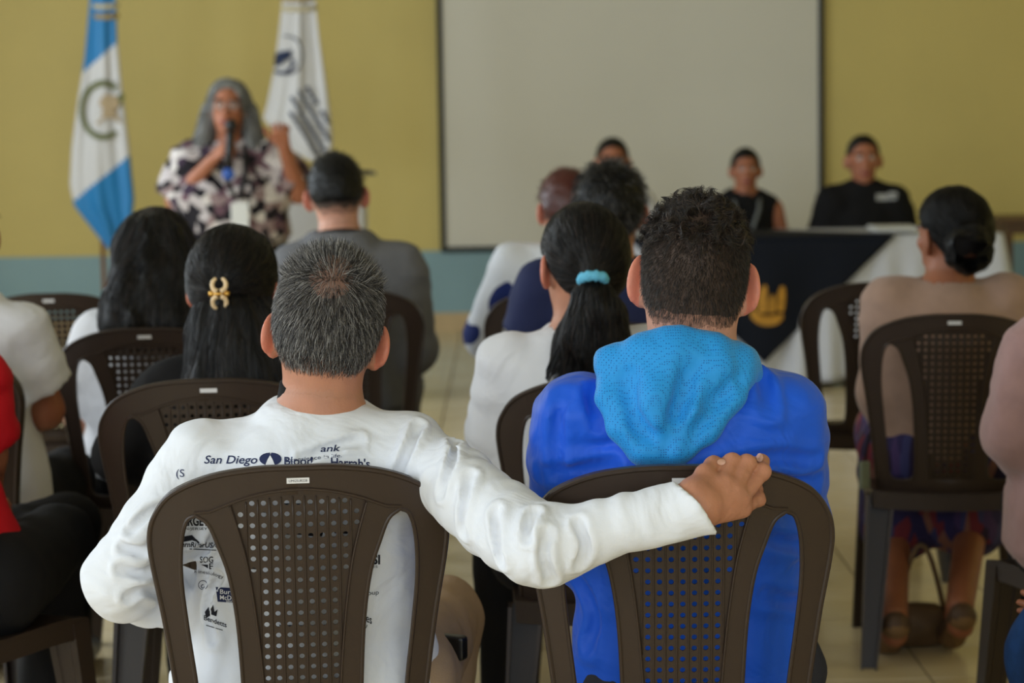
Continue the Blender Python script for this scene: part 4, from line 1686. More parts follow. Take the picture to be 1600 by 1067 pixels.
# finger nails of the gripping hand
M_NAIL = mat('finger_nail', srgb(222, 176, 160), 0.3, 0.5)
for (nx, ny, nY, rx_, rz_) in ((1187, 715, 3.262, .0050, .0064), (1127, 722, 3.228, .0062, .0044)):
    c = on_sdf(gh, at(nx, ny, nY))
    Vn = []
    nn = 12
    for k in range(nn):
        t = 2 * math.pi * k / nn
        Vn.append(on_sdf(gh, c + np.array([rx_ * math.cos(t), 0, rz_ * math.sin(t)])) - np.array([0, .0010, -.0004]))
    Vn.append(c - np.array([0, .0018, -.0006]))
    MB().add([v - oA for v in Vn], [(k, (k + 1) % nn, nn) for k in range(nn)]).build('finger_nail', M_NAIL, rA, smooth=True)
# print on the sticker of the nearest chair
_V, _T = text_tris('UMGSUR228')
_w = _V[:, 0].max()
_st = [c for c in CH['A'].children if c.name.startswith('sticker')][0]
new_obj('sticker_print', py_mesh('sticker_print', [chair_map(-.0135 + v[0] / _w * .027, .8640 + v[1] * .0055, -.0016) for v in _V], _T, [M_INK]), _st)

# ------------------------------------------------------------------ the rest of the audience
M_WHITE2 = mat('white_blouse_cloth', srgb(222, 222, 228), 0.85, 0.2, var=0.02, bump=0.06, bscale=300, sheen=0.1, wrinkle=0.4)
M_BLACKT = mat('black_knit', srgb(24, 23, 24), 0.9, 0.2, var=0.1, bump=0.1, bscale=260)
M_SUIT = mat('grey_suit_wool', srgb(112, 112, 116), 0.85, 0.2, var=0.06, vscale=30, bump=0.05, bscale=300)
M_NAVYS = mat('navy_shirt_cloth', srgb(36, 42, 78), 0.8, 0.25, var=0.08, bump=0.06, bscale=200)
M_TAN = mat('tan_knit', srgb(166, 136, 120), 0.9, 0.15, var=0.05, vscale=40, bump=0.15, bscale=320, sheen=0.2)
M_MAUVE = mat('mauve_knit', srgb(160, 126, 122), 0.9, 0.15, var=0.06, vscale=30, bump=0.12, bscale=300, sheen=0.2)
M_RED = mat('red_cloth', srgb(190, 12, 28), 0.75, 0.3, var=0.06, bump=0.05, bscale=150)
M_JEANS = mat('blue_denim', srgb(36, 72, 128), 0.85, 0.2, var=0.2, vscale=35, bump=0.15, bscale=400)
M_GOLD = mat('gold_metal', srgb(214, 166, 84), 0.28, 0.5, metal=0.9)
M_CREAM = mat('cream_enamel', srgb(236, 205, 160), 0.3, 0.5)
M_SCRUN = mat('light_blue_scrunchie', srgb(108, 190, 224), 0.8, 0.2, var=0.08, vscale=60, bump=0.3, bscale=120)


def ramp_mat(name, kind, scale, stops, rough=0.8, stretch=None, const=True, detail=2.0):
    M = mat(name, stops[0][1], rough, 0.25)
    nt = M.node_tree
    b = nt.nodes['Principled BSDF']
    tc = nt.nodes.new('ShaderNodeTexCoord')
    mp = nt.nodes.new('ShaderNodeMapping')
    mp.inputs['Scale'].default_value = stretch or (1, 1, 1)
    nt.links.new(tc.outputs['Object'], mp.inputs['Vector'])
    if kind == 'voronoi':
        tx = nt.nodes.new('ShaderNodeTexVoronoi')
        out = tx.outputs['Color']
        sp = nt.nodes.new('ShaderNodeSeparateColor')
        nt.links.new(out, sp.inputs['Color'])
        out = sp.outputs[0]
    else:
        tx = nt.nodes.new('ShaderNodeTexNoise')
        tx.inputs['Detail'].default_value = detail
        out = tx.outputs['Fac']
    tx.inputs['Scale'].default_value = scale
    nt.links.new(mp.outputs['Vector'], tx.inputs['Vector'])
    rp = nt.nodes.new('ShaderNodeValToRGB')
    cr = rp.color_ramp
    if const: cr.interpolation = 'CONSTANT'
    while len(cr.elements) < len(stops): cr.elements.new(0.5)
    for e, (p, c) in zip(cr.elements, stops):
        e.position = p
        e.color = c
    nt.links.new(out, rp.inputs['Fac'])
    nt.links.new(rp.outputs['Color'], b.inputs['Base Color'])
    return M


M_PATT = ramp_mat('white_shirt_with_navy_shapes', 'noise', 7.5, [(0, srgb(30, 44, 104)), (.46, srgb(222, 224, 230))], stretch=(1, 1, .8), detail=0.6)
M_SKIRT = ramp_mat('woven_multicolour_skirt', 'voronoi', 26, [(0, srgb(52, 46, 88)), (.30, srgb(118, 46, 58)), (.45, srgb(66, 66, 112)), (.65, srgb(48, 38, 66)), (.8, srgb(136, 92, 80)), (.9, srgb(76, 58, 104))], stretch=(1.6, 1.6, .5))
M_BLOUSE = ramp_mat('blouse_with_purple_and_black_shapes', 'voronoi', 25, [(0, srgb(30, 26, 32)), (.30, srgb(196, 186, 186)), (.52, srgb(110, 82, 92)), (.68, srgb(150, 128, 128)), (.80, srgb(64, 48, 66)), (.9, srgb(220, 212, 208))])


def short_hair(P, mats, thick=.011, n=1800, seg=.005, lift=.4, w=(.6, .3, .1), zone=None, crown=(.0, -.05, .095), res=.006, rad=.0006):
    hd = P['head']
    f = cap_hair(P, mats, thick, zone=zone)
    o, V, Q = hair_obj(P, f, hd.c - .15, hd.c + .15, mats, res)
    if n:
        pts = sample_faces(V, Q, n)
        S = grow(pts, f, crown_flow(hd, crown), 3, seg, lift=lift, jit=.3, stick=.2, gap=.0)
        strand_mesh('hair_strands', S, rad, mats, o, (0, 0, 0), pick_shade(n, w)).location = tuple(-P['org'])
    return o


def strands_on(P, o, f, V, Q, n, flow, mats, nseg=8, seg=.012, w=(.5, .35, .15), lift=.05, jit=.08, gap=.001, rad=.0007, keep=None, **kw):
    pts = sample_faces(V, Q, n, keep)
    S = grow(pts, f, flow, nseg, seg, lift=lift, jit=jit, stick=.8, gap=gap, gmax=.004, **kw)
    return strand_mesh('hair_strands', S - np.asarray(P['org'], np.float32), rad, mats, o, (0, 0, 0), pick_shade(n, w))


FEM_Z = dict(Y=(-.13, -.06, -.03, .0, .03, .05, .07, .1), Z=(-.085, -.080, -.03, .015, .02, .05, .080, .105))

# ---- woman with the ponytail
J = seated_joints(0, 0, R(6), .97)
px0 = at(905, 900, 4.57)
J = seated_joints(px0[0], 4.60, R(6), .97)
J['neck'] = at(908, 520, 4.545)
J['head'] = at(910, 412, 4.56)
J['shL'] = at(792, 566, 4.54)
J['shR'] = at(1018, 560, 4.54)
J['elL'] = at(775, 690, 4.62)
J['elR'] = at(1030, 700, 4.62)
HP = Head(J['head'], rot(R(24), R(-6), R(2)), .97)
P = build_person('woman in a white top with a black ponytail in a light blue hair tie', J, yaw=R(6), skin=SK_TAN, head=HP, hsc=.97, scalp=SCALP_DARK, top=M_WHITE2, bottom=M_BLACKC, shoe=M_SHOE, res=.010, hres=.005, face=True, fold=.006, neck_cut=.056, seed=11)
tie = at(926, 438, 4.437)
ear_z = HP.hairzone(**FEM_Z)
knot = lambda p: s_cone(HP.w((.0, -.09, .0)), tie, .045, .016)(p)
f_cap = cap_hair(P, HAIR_BLACK, .012, zone=ear_z, extra=knot, k=.03)
o, V, Q = hair_obj(P, f_cap, HP.c - .17, HP.c + .17, HAIR_BLACK, .0055)
strands_on(P, o, f_cap, V, Q, 4200, lambda p: unit(A3(tie) - p), HAIR_BLACK, nseg=7, seg=.009, w=(.50, .36, .14), gap=.0008)
tail = s_union([s_cone(tie, at(927, 456, 4.428), .014, .018), s_cone(at(927, 456, 4.428), at(928, 480, 4.435), .020, .040), s_cone(at(928, 480, 4.435), at(922, 530, 4.45), .042, .055), s_cone(at(922, 530, 4.455), at(905, 590, 4.46), .052, .034), s_cone(at(945, 490, 4.46), at(970, 570, 4.46), .036, .020), s_cone(at(900, 530, 4.46), at(862, 590, 4.46), .030, .010)], .03)
f_tail = lambda p: tail(p) + .006 * vnoise(p * A3((1, 1, .25)), 60, 5)
ob = np.array([at(830, 420, 4.4), at(1010, 640, 4.56)])
o2, V, Q = sdf_obj('ponytail', f_tail, ob.min(0) - .06, ob.max(0) + .06, .0055, [HAIR_BLACK[0]], P['root'], P['org'])
strands_on(P, o2, f_tail, V, Q, 3000, lambda p: unit(unit(p - A3(at(928, 380, 4.46))) * A3((1, .4, 1))), HAIR_BLACK, nseg=10, seg=.012, w=(.55, .33, .12), curl=.55, curlf=18, jit=.12)
tt = []
for a in np.linspace(0, 2 * math.pi, 25)[:-1]:
    tt.append(tie + np.array([.022 * math.cos(a), -.016 + .014 * math.sin(a), .004 - .007 * math.sin(a)]))
sc_ = MB().tube([t - P['org'] for t in tt], [.0105 + .002 * math.sin(i * 2.4) for i in range(24)], 8, closed=True).build('hair_tie', M_SCRUN, P['root'], smooth=True)
sc_['label'] = 'light blue fabric hair tie'

# ---- woman with the gold claw clip
px0 = at(350, 900, 4.75)
J = seated_joints(px0[0], 4.78, R(3), .97)
J['neck'] = at(362, 565, 4.70)
J['head'] = at(365, 446, 4.72)
J['shL'] = at(262, 610, 4.70)
J['shR'] = at(462, 606, 4.70)
HP = Head(J['head'], rot(R(-8), R(-3), 0), .98)
P = build_person('woman in a black top, half her long hair held by a gold clip', J, yaw=R(3), skin=SK_TAN, head=HP, hsc=.98, scalp=SCALP_DARK, top=M_BLACKT, bottom=M_BLACKC, shoe=M_SHOE, face=True, seed=13)
clip = at(344, 458, 4.592)
cl2 = np.asarray(clip)
f_cap = cap_hair(P, HAIR_BLACK, .016, zone=HP.hairzone(Y=(-.13, -.06, -.02, .02, .05, .07, .1), Z=(-.04, -.04, -.04, -.02, .04, .075, .105)), extra=s_ell(at(366, 420, 4.70), (.082, .095, .070)), k=.03)
o, V, Q = hair_obj(P, f_cap, HP.c - .17, HP.c + .17, HAIR_BLACK, .0055)
strands_on(P, o, f_cap, V, Q, 4200, lambda p: unit(A3(clip) - p) * A3((1, .6, 1)), HAIR_BLACK, nseg=7, seg=.010, w=(.55, .33, .12), gap=.0008)
fall = s_union([s_ell(at(366, 500, 4.67), (.088, .070, .080)), s_cone(at(335, 520, 4.64), at(318, 640, 4.60), .052, .050), s_cone(at(395, 520, 4.64), at(402, 640, 4.60), .055, .055), s_cone(at(362, 490, 4.62), at(362, 650, 4.575), .045, .050)], .035)
f_fall = lambda p: fall(p) + .007 * vnoise(p * A3((1, 1, .18)), 50, 6)
ob = np.array([at(270, 450, 4.5), at(460, 690, 4.75)])
o2, V, Q = sdf_obj('long_hair', f_fall, ob.min(0) - .05, ob.max(0) + .05, .0065, [HAIR_BLACK[0]], P['root'], P['org'])
strands_on(P, o2, f_fall, V, Q, 3800, lambda p: np.stack([-(p[:, 0] - clip[0]) * 0 + (p[:, 0] - np.float32(clip[0] + .02)) * 1.6, 0 * p[:, 0] - .08, -np.ones(len(p))], 1).astype(np.float32), HAIR_BLACK, nseg=10, seg=.015, w=(.52, .34, .14), curl=.25, curlf=14)
ce = empty('hair_clip', clip)
tag(ce, 'gold claw clip in the black half-up hair', 'hair clip')
for sg in (-1, 1):
    for zs in (-1, 1):
        pts = [np.array([sg * .014 * math.sin(a), -.014 - .004 * math.cos(a), zs * (.018 - .014 * math.cos(a))]) for a in np.linspace(.25, 2.75, 9)]
        MB().tube(pts, [.0062, .0058, .0052, .0048, .0046, .0046, .0044, .004, .003], 8).build('claw', M_CREAM, ce, smooth=True)
    pts = [np.array([sg * x, -.015, 0.0]) for x in (.010, .016, .021)]
    MB().tube(pts, [.006, .0075, .005], 8).build('hinge', M_GOLD, ce, smooth=True)
MB().tube([(-.011, -.019, 0), (.011, -.019, 0)], .004, 8).build('spring', M_GOLD, ce, smooth=True)

# ---- woman with long loose hair
px0 = at(240, 850, 5.8)
J = seated_joints(px0[0], 5.82, R(2), 1.0)
J['neck'] = at(240, 490, 5.75)
J['head'] = at(244, 392, 5.78)
J['shL'] = at(157, 532, 5.75)
J['shR'] = at(328, 528, 5.75)
J['elL'] = at(126, 650, 5.80)
J['wrL'] = at(165, 700, 6.05)
HP = Head(J['head'], rot(R(-6), R(-4), 0), 1.0)
P = build_person('woman in a white top with long loose wavy black hair', J, yaw=R(2), skin=SK_TAN, head=HP, scalp=SCALP_DARK, top=M_WHITE2, sleeve=.85, bottom=M_BLACKC, shoe=M_SHOE, face=True, shirt_off=.018, arm=.050, hem=-.04, seed=17)
fall = s_union([s_ell(at(244, 400, 5.75), (.108, .095, .125)), s_cone(at(225, 440, 5.70), at(208, 505, 5.64), .080, .070), s_cone(at(270, 440, 5.70), at(272, 505, 5.64), .078, .070), s_cone(at(190, 470, 5.68), at(172, 500, 5.66), .040, .020)], .04)
zf = HP.hairzone(Y=(-.2, .02, .05, .07, .1), Z=(-.6, -.4, .03, .075, .105))
f_fall = lambda p: smax(fall(p) + .008 * vnoise(p * A3((1, 1, .35)), 32, 6) + .003 * vnoise(p, 70, 2), zf(p), .02)
ob = np.array([at(150, 310, 5.5), at(330, 560, 5.95)])
o2, V, Q = sdf_obj('hair', f_fall, ob.min(0) - .05, ob.max(0) + .05, .008, [HAIR_BLACK[0]], P['root'], P['org'])
strands_on(P, o2, f_fall, V, Q, 2800, lambda p: np.stack([(p[:, 0] - np.float32(HP.c[0])) * 1.5, 0 * p[:, 0] - .1, -np.ones(len(p))], 1).astype(np.float32), HAIR_BLACK, nseg=10, seg=.017, w=(.55, .28, .17), curl=.7, curlf=12, rad=.0010)

# ---- person in white at the left edge
px0 = at(-62, 850, 5.2)
J = seated_joints(px0[0], 5.22, R(-6), 1.0)
J['neck'] = at(-62, 462, 5.17)
J['head'] = at(-64, 362, 5.20)
J['shL'] = at(-158, 510, 5.17)
J['shR'] = at(28, 520, 5.17)
J['elR'] = at(70, 640, 5.22)
J['wrR'] = at(-30, 700, 5.48)
P = build_person('person in a white short-sleeved shirt at the left edge, head out of frame', J, yaw=R(-6), skin=SK_DARK, scalp=SCALP_DARK, top=M_WHITE2, sleeve=.72, bottom=M_BLACKC, shoe=M_SHOE, shirt_off=.02, arm=.052, wid=1.1, fold=.009, res=.012, hres=.007, seed=19)
short_hair(P, HAIR_BLACK, n=500, rad=.0012)
place_chair(px0[0] - .01, 5.26, R(-6), 'brown plastic chair under the white-shirted person at the left edge')

# ---- person in red at the left edge, turned to the right
cr = CH['red'].location
J = seated_joints(cr[0] - .02, cr[1] + .0, R(-40), 1.0)
for k in ('neck', 'head', 'shL', 'elL', 'wrL'): J[k] = J[k] + np.array([-.10, 0, 0])
J['hipR'] = np.array([cr[0] + .12, cr[1] - .02, .52])
J['knR'] = at(92, 840, 4.66)
J['knL'] = at(104, 822, 4.92)
J['anR'] = J['knR'] * [1, 1, 0] + np.array([-.05, -.02, .085])
J['anL'] = J['knL'] * [1, 1, 0] + np.array([-.03, 0, .085])
J['shR'] = at(-46, 606, 4.42)
J['elR'] = at(-28, 712, 4.45)
J['wrR'] = at(-20, 860, 4.62)
P = build_person('person in a red top and black trousers at the left edge, turned sideways', J, yaw=R(-48), skin=SK_DARK, scalp=SCALP_DARK, top=M_RED, sleeve=.88, bottom=M_BLACKC, shoe=M_SHOE, shirt_off=.018, arm=.056, wid=1.12, dep=1.0, hem=.02, fold=.008, res=.012, hres=.007, seed=23)
short_hair(P, HAIR_BLACK, n=500, rad=.0012)
br = [at(-18, 850, 4.60) + np.array([.034 * math.cos(a), .034 * math.sin(a), .01 * math.cos(a)]) - P['org'] for a in np.linspace(0, 2 * math.pi, 17)[:-1]]
bo = MB().tube(br, [.006 + .003 * (i % 2) for i in range(16)], 8, closed=True).build('bracelet', M_GOLD, P['root'], smooth=True)
bo['label'] = 'gold bracelet'

# ---- man in the grey suit
px0 = at(540, 800, 6.95)
J = seated_joints(px0[0], 6.98, R(-4), 1.04)
J['neck'] = at(532, 368, 6.93)
J['head'] = at(525, 302, 6.97)
J['shL'] = at(462, 424, 6.93)
J['shR'] = at(626, 420, 6.93)
J['elR'] = at(646, 545, 6.97)
J['elL'] = at(440, 545, 6.97)
J['wrR'] = at(610, 590, 7.22)
HP = Head(J['head'], rot(R(6), R(-12), R(-3)), 1.02)
P = build_person('man in a grey suit jacket with short black hair, seen from behind', J, yaw=R(-4), skin=SK_FAIR, head=HP, hsc=1.02, scalp=SCALP_FADE, top=M_SUIT, bottom=M_SUIT, shoe=M_SHOE, shirt_off=.022, arm=.054, hem=-.06, fold=.006, over=dict(top_name='jacket'), neck_cut=.064, wid=1.08, res=.012, hres=.007, seed=29)
short_hair(P, HAIR_BLACK, n=700, zone=HP.hairzone(Y=(-.12, -.05, -.03, -.012, .035, .05, .07, .1), Z=(-.045, -.040, -.015, .022, .03, .055, .082, .11)), rad=.001, thick=.008)
nb = J['neck']
mb = MB()
L1 = [nb + np.array([.062 * math.cos(a), .006 + .058 * math.sin(a), .004 - .010 * math.sin(a)]) for a in np.linspace(0, 2 * math.pi, 25)[:-1]]
mb.tube([p - P['org'] for p in L1], .012, 8, closed=True)
c_ = mb.build('shirt_collar', M_BLACKC, P['root'], smooth=True)
mb = MB()
L1 = [nb + np.array([.074 * math.cos(a), .006 + .070 * math.sin(a), -.012 - .010 * math.sin(a)]) for a in np.linspace(math.pi * .98, 2.02 * math.pi, 15)]
mb.tube([p - P['org'] for p in L1], .017, 8)
mb.build('jacket_collar', M_SUIT, P['root'], smooth=True)

# ---- auburn-haired person
px0 = at(880, 800, 7.15)
J = seated_joints(px0[0], 7.17, R(3), 1.0)
J['neck'] = at(880, 388, 7.12)
J['head'] = at(884, 325, 7.15)
J['shL'] = at(806, 420, 7.12)
J['shR'] = at(955, 418, 7.12)
HP = Head(J['head'], rot(R(18), R(-5), 0), 1.0)
P = build_person('auburn-haired person in a white shirt with large navy shapes', J, yaw=R(3), skin=SK_FAIR, head=HP, scalp=SCALP_FADE, face=True, top=M_PATT, bottom=M_BLACKC, shoe=M_SHOE, shirt_off=.022, arm=.054, res=.012, hres=.006, seed=31)
short_hair(P, HAIR_AUB, n=900, rad=.001)

# ---- person in the navy shirt
px0 = at(950, 800, 5.85)
J = seated_joints(px0[0], 5.86, R(5), 1.0)
J['neck'] = at(952, 410, 5.80)
J['head'] = at(954, 330, 5.83)
J['shL'] = at(850, 452, 5.80)
J['shR'] = at(1050, 450, 5.80)
J['elL'] = at(822, 560, 5.85)
HP = Head(J['head'], rot(R(-10), R(-7), 0), 1.02)
P = build_person('person in a navy shirt with greying black hair', J, yaw=R(5), skin=SK_TAN, head=HP, hsc=1.02, scalp=SCALP_DARK, top=M_NAVYS, sleeve='short', bottom=M_BLACKC, shoe=M_SHOE, shirt_off=.016, arm=.054, wid=1.05, res=.011, hres=.006, seed=37)
short_hair(P, [HAIR_BLACK[0], HAIR_GREY[0], HAIR_GREY[1]], n=2200, seg=.008, lift=.3, w=(.5, .3, .2), rad=.0009)

# ---- woman in the tan sweater
px0 = at(1478, 900, 5.85)
J = seated_joints(px0[0], 5.86, R(-3), 1.0)
J['neck'] = at(1478, 444, 5.80)
J['head'] = at(1487, 366, 5.83)
J['shL'] = at(1390, 478, 5.80)
J['shR'] = at(1572, 474, 5.80)
J['elL'] = at(1382, 610, 5.83)
J['elR'] = at(1588, 610, 5.83)
J['wrL'] = at(1420, 660, 6.08)
J['anL'] = at(1396, 882, 5.62) * [1, 1, 0] + np.array([0, 0, .12])
J['anR'] = at(1500, 870, 5.62) * [1, 1, 0] + np.array([0, 0, .14])
J['knL'] = at(1400, 700, 6.24) * [1, 1, 0] + np.array([0, 0, .50])
J['knR'] = at(1540, 700, 6.24) * [1, 1, 0] + np.array([0, 0, .50])
HP = Head(J['head'], rot(R(32), R(-4), 0), .98)
P = build_person('woman in a tan sweater and patterned skirt with black hair in a bun', J, yaw=R(-3), skin=SK_DARK, head=HP, hsc=.98, scalp=SCALP_DARK, face=True, top=M_TAN, bottom=M_SKIRT, skirt=True, shirt_off=.016, arm=.052, wid=1.08, hem=-.02, res=.010, hres=.005, fold=.006, over=dict(top_name='sweater'), seed=41)
bun = at(1512, 390, 5.665)
bunf = s_union([s_ell(bun, (.064, .048, .060)), s_cone(HP.w((.0, -.08, .0)), bun, .05, .04)], .02)
f_cap = cap_hair(P, HAIR_BLACK, .013, zone=HP.hairzone(**FEM_Z), extra=lambda p: bunf(p) + .007 * vnoise(p, 38, 3), k=.015)
o, V, Q = hair_obj(P, f_cap, HP.c - .2, HP.c + .2, HAIR_BLACK, .006)
strands_on(P, o, f_cap, V, Q, 3000, lambda p: unit(A3(bun) - p) + np.stack([vnoise(p, 20, 1), vnoise(p, 20, 2), vnoise(p, 20, 3)], 1) * .5, HAIR_BLACK, nseg=6, seg=.010, w=(.7, .25, .05), rad=.0009)
for s_, sx in (('L', -1), ('R', 1)):
    an = J['an' + s_]
    toe = an + np.array([.0, .10, -.095])
    heel = an + np.array([0, -.035, -.02])
    sf = s_union([s_cone(heel, toe, .036, .034), s_cone(toe, toe + np.array([0, .06, .0]), .034, .024)], .02)
    upn = unit(np.cross(unit(toe - heel), np.array([1.0, 0, 0])))
    upn = upn if upn[2] > 0 else -upn
    fz = lambda p, sf=sf: smax(sf(p), .003 - p[:, 2], .006)
    so = sdf_obj('shoe', fz, heel - .2, heel + .3, .007, [M_BRSHOE, M_SOLE], P['root'], P['org'], midx_fn=lambda c, h=heel, u=upn: (((c - A3(h)) @ A3(u)) < -.012).astype(int))

# ---- person in mauve at the right edge
px0 = at(1745, 900, 4.6)
J = seated_joints(px0[0], 4.62, R(-8), 1.0)
J['neck'] = at(1712, 478, 4.57)
J['head'] = at(1716, 362, 4.60)
J['shL'] = at(1618, 560, 4.57)
J['shR'] = at(1808, 556, 4.57)
J['elL'] = at(1592, 672, 4.58)
J['wrL'] = at(1668, 715, 4.84)
P = build_person('person in a mauve knit sweater cut off by the right edge', J, yaw=R(-8), skin=SK_DARK, scalp=SCALP_DARK, top=M_MAUVE, bottom=M_BLACKC, shoe=M_SHOE, shirt_off=.02, arm=.056, wid=1.22, dep=1.1, hem=-.10, fold=.009, over=dict(top_name='sweater'), res=.012, hres=.007, seed=43)
short_hair(P, HAIR_BLACK, n=500, rad=.0012)

# ---- person in jeans at the right edge
px0 = np.array(CH['jeans'].location)
J = seated_joints(px0[0], px0[1] - .02, R(30), 1.0)
J['knL'] = at(1640, 1020, 3.86)
J['anL'] = J['knL'] * [1, 1, 0] + np.array([.02, -.02, .085])
J['elL'] = at(1730, 850, 3.62)
J['wrL'] = at(1668, 912, 3.80)
P = build_person('person in blue jeans at the right edge, only a knee and hand in view', J, yaw=R(30), skin=SK_DARK, scalp=SCALP_DARK, top=M_WHITE2, sleeve='short', bottom=M_JEANS, shoe=M_SHOE, hcurl=(14, 20, 15), hand_e2={'L': np.array([.3, .5, .2])}, res=.012, hres=.007, seed=47)
short_hair(P, HAIR_BLACK, n=500, rad=.0012)

# handbag on the floor at the feet of the woman in the tan sweater
M_BAG = mat('brown_bag_leather', srgb(104, 80, 54), 0.6, 0.4, var=0.15, vscale=20, bump=0.1, bscale=80)
bc = at(1405, 905, 5.62) * [1, 1, 0]
bc = np.array([at(1440, 905, 5.75)[0], 5.78, 0])
bag = empty('handbag', bc)
tag(bag, 'brown handbag with a loop strap on the floor under the tan sweater woman\'s chair', 'bag')
bf = s_union([s_ell(bc + np.array([0, 0, .06]), (.085, .05, .058)), s_cone(bc + np.array([-.06, 0, .03]), bc + np.array([.06, 0, .03]), .03, .03)], .03)
sdf_obj('bag_body', lambda p: smax(bf(p) + .004 * vnoise(p, 30, 1), .003 - p[:, 2], .006), bc - .16, bc + .2, .008, [M_BAG], bag, bc)
MB().tube([np.array([-.06 + .12 * t, -.02, .10 + .17 * math.sin(math.pi * t)]) for t in np.linspace(0, 1, 13)], .007, 8).build('strap', M_BAG, bag, smooth=True)
# grey-green pouch hanging from the side of her chair
pp = at(1351, 742, 5.62)
pou = empty('pouch', pp)
tag(pou, 'small grey-green pouch hanging at the left side of the tan sweater woman\'s chair', 'pouch')
bevel(MB().box((0, 0, 0), (.030, .012, .070), .5).build('pouch_body', mat('grey_green_cloth', srgb(112, 118, 100), 0.7), pou), .004)
MB().tube([(.0, 0, .03), (.012, .01, .09), (.03, .03, .15)], .003, 6).build('cord', M_BLACKC, pou, smooth=True)

# ------------------------------------------------------------------ front of the room: screen, flags, tables
M_SCREEN = mat('projection_screen_cloth', srgb(226, 221, 206), 0.75, 0.2, var=0.02, vscale=1.5)
M_SFRAME = mat('dark_screen_border', srgb(22, 26, 22), 0.5)
M_CLOTH = mat('white_tablecloth', srgb(214, 216, 226), 0.85, 0.2, var=0.02, bump=0.05, bscale=80)
M_NAVYC = mat('dark_navy_table_cover', srgb(17, 22, 34), 0.75, 0.2, var=0.08)
M_GOLDC = mat('gold_embroidery', srgb(196, 140, 40), 0.55, 0.5, var=0.2, vscale=40, bump=0.4, bscale=120)
M_WOOD = mat('brown_wood', srgb(112, 84, 58), 0.5, 0.4, var=0.2, vscale=6, stretch=(1, 8, 1))
M_POLE = mat('varnished_pole_wood', srgb(132, 84, 52), 0.35, 0.5, var=0.15, vscale=12)
M_FBLUE = mat('sky_blue_flag_satin', srgb(32, 128, 190), 0.5, 0.4, sheen=0.2, bump=0.03)
M_FWHITE = mat('white_flag_satin', srgb(216, 214, 214), 0.5, 0.4, sheen=0.2, bump=0.03)
M_FGREEN = mat('olive_wreath_print', srgb(116, 120, 82), 0.7, 0.2)
M_FTAN = mat('parchment_print', srgb(190, 168, 136), 0.7, 0.2)
M_FNAVY = mat('navy_flag_print', srgb(46, 56, 84), 0.7, 0.2)
M_FRIBBON = mat('gold_ribbon', srgb(176, 150, 90), 0.45, 0.4)
M_CREAMR = mat('cream_ribbon', srgb(206, 194, 160), 0.5, 0.4)
M_PAPER = mat('white_paper', srgb(228, 228, 226), 0.7, 0.2)
M_BLKP = mat('black_plastic', srgb(20, 20, 22), 0.4, 0.5)
M_WHPANEL = mat('white_panel', srgb(222, 222, 226), 0.5, 0.3)
M_GREYM = mat('brushed_metal', srgb(150, 150, 150), 0.3, 0.5, metal=0.9)

# projection screen on the wall
YW = ROOM_Y1
a = at(697, 381, YW - .02)
b = at(1279, 381, YW - .02)
sx0, sx1, sz0, sz1 = a[0], b[0], (a[2] + b[2]) / 2, 2.72
scr = empty('projection_screen', ((sx0 + sx1) / 2, YW - .03, sz0))
tag(scr, 'large white projection screen with a dark border on the yellow wall', 'screen')
w, h = sx1 - sx0, sz1 - sz0
MB().box((0, .010, h / 2), (w, .012, h)).build('screen_surface', M_SCREEN, scr)
fw_ = .034
for c, s in (((-w / 2 - fw_ / 2, .004, h / 2), (fw_, .03, h + 2 * fw_)), ((w / 2 + fw_ / 2, .004, h / 2), (fw_, .03, h + 2 * fw_)), ((0, .004, -fw_ / 2), (w, .03, fw_)), ((0, .004, h + fw_ / 2), (w, .03, fw_))):
    bevel(MB().box(c, s).build('border', M_SFRAME, scr), .004)

# head table: top and legs, white cloth, navy cover
TY, TD = 11.22, .72
tx0, tx1 = at(885, 370, TY)[0], at(1566, 370, TY)[0]
tz = .745
tab = empty('folding_table', ((tx0 + tx1) / 2, TY + TD / 2, 0))
tag(tab, 'long head table under the white cloth at the front', 'table')
tw = tx1 - tx0
bevel(MB().box((0, 0, tz - .02), (tw - .03, TD - .03, .03)).build('tabletop', M_WOOD, tab), .004)
for sx in (-1, 1):
    for sy in (-1, 1):
        MB().tube([(sx * (tw / 2 - .12), sy * (TD / 2 - .08), tz - .035), (sx * (tw / 2 - .12), sy * (TD / 2 - .08), 0)], .016, 10).build('leg', M_GREYM, tab, smooth=True)


def rrect(w, d, r, n=7):
    P_ = []
    for cx, cy, a0 in ((w / 2 - r, -d / 2 + r, -90), (w / 2 - r, d / 2 - r, 0), (-w / 2 + r, d / 2 - r, 90), (-w / 2 + r, -d / 2 + r, 180)):
        for k in range(n):
            an = math.radians(a0 + 90 * k / (n - 1))
            P_.append((cx + r * math.cos(an), cy + r * math.sin(an)))
    return P_


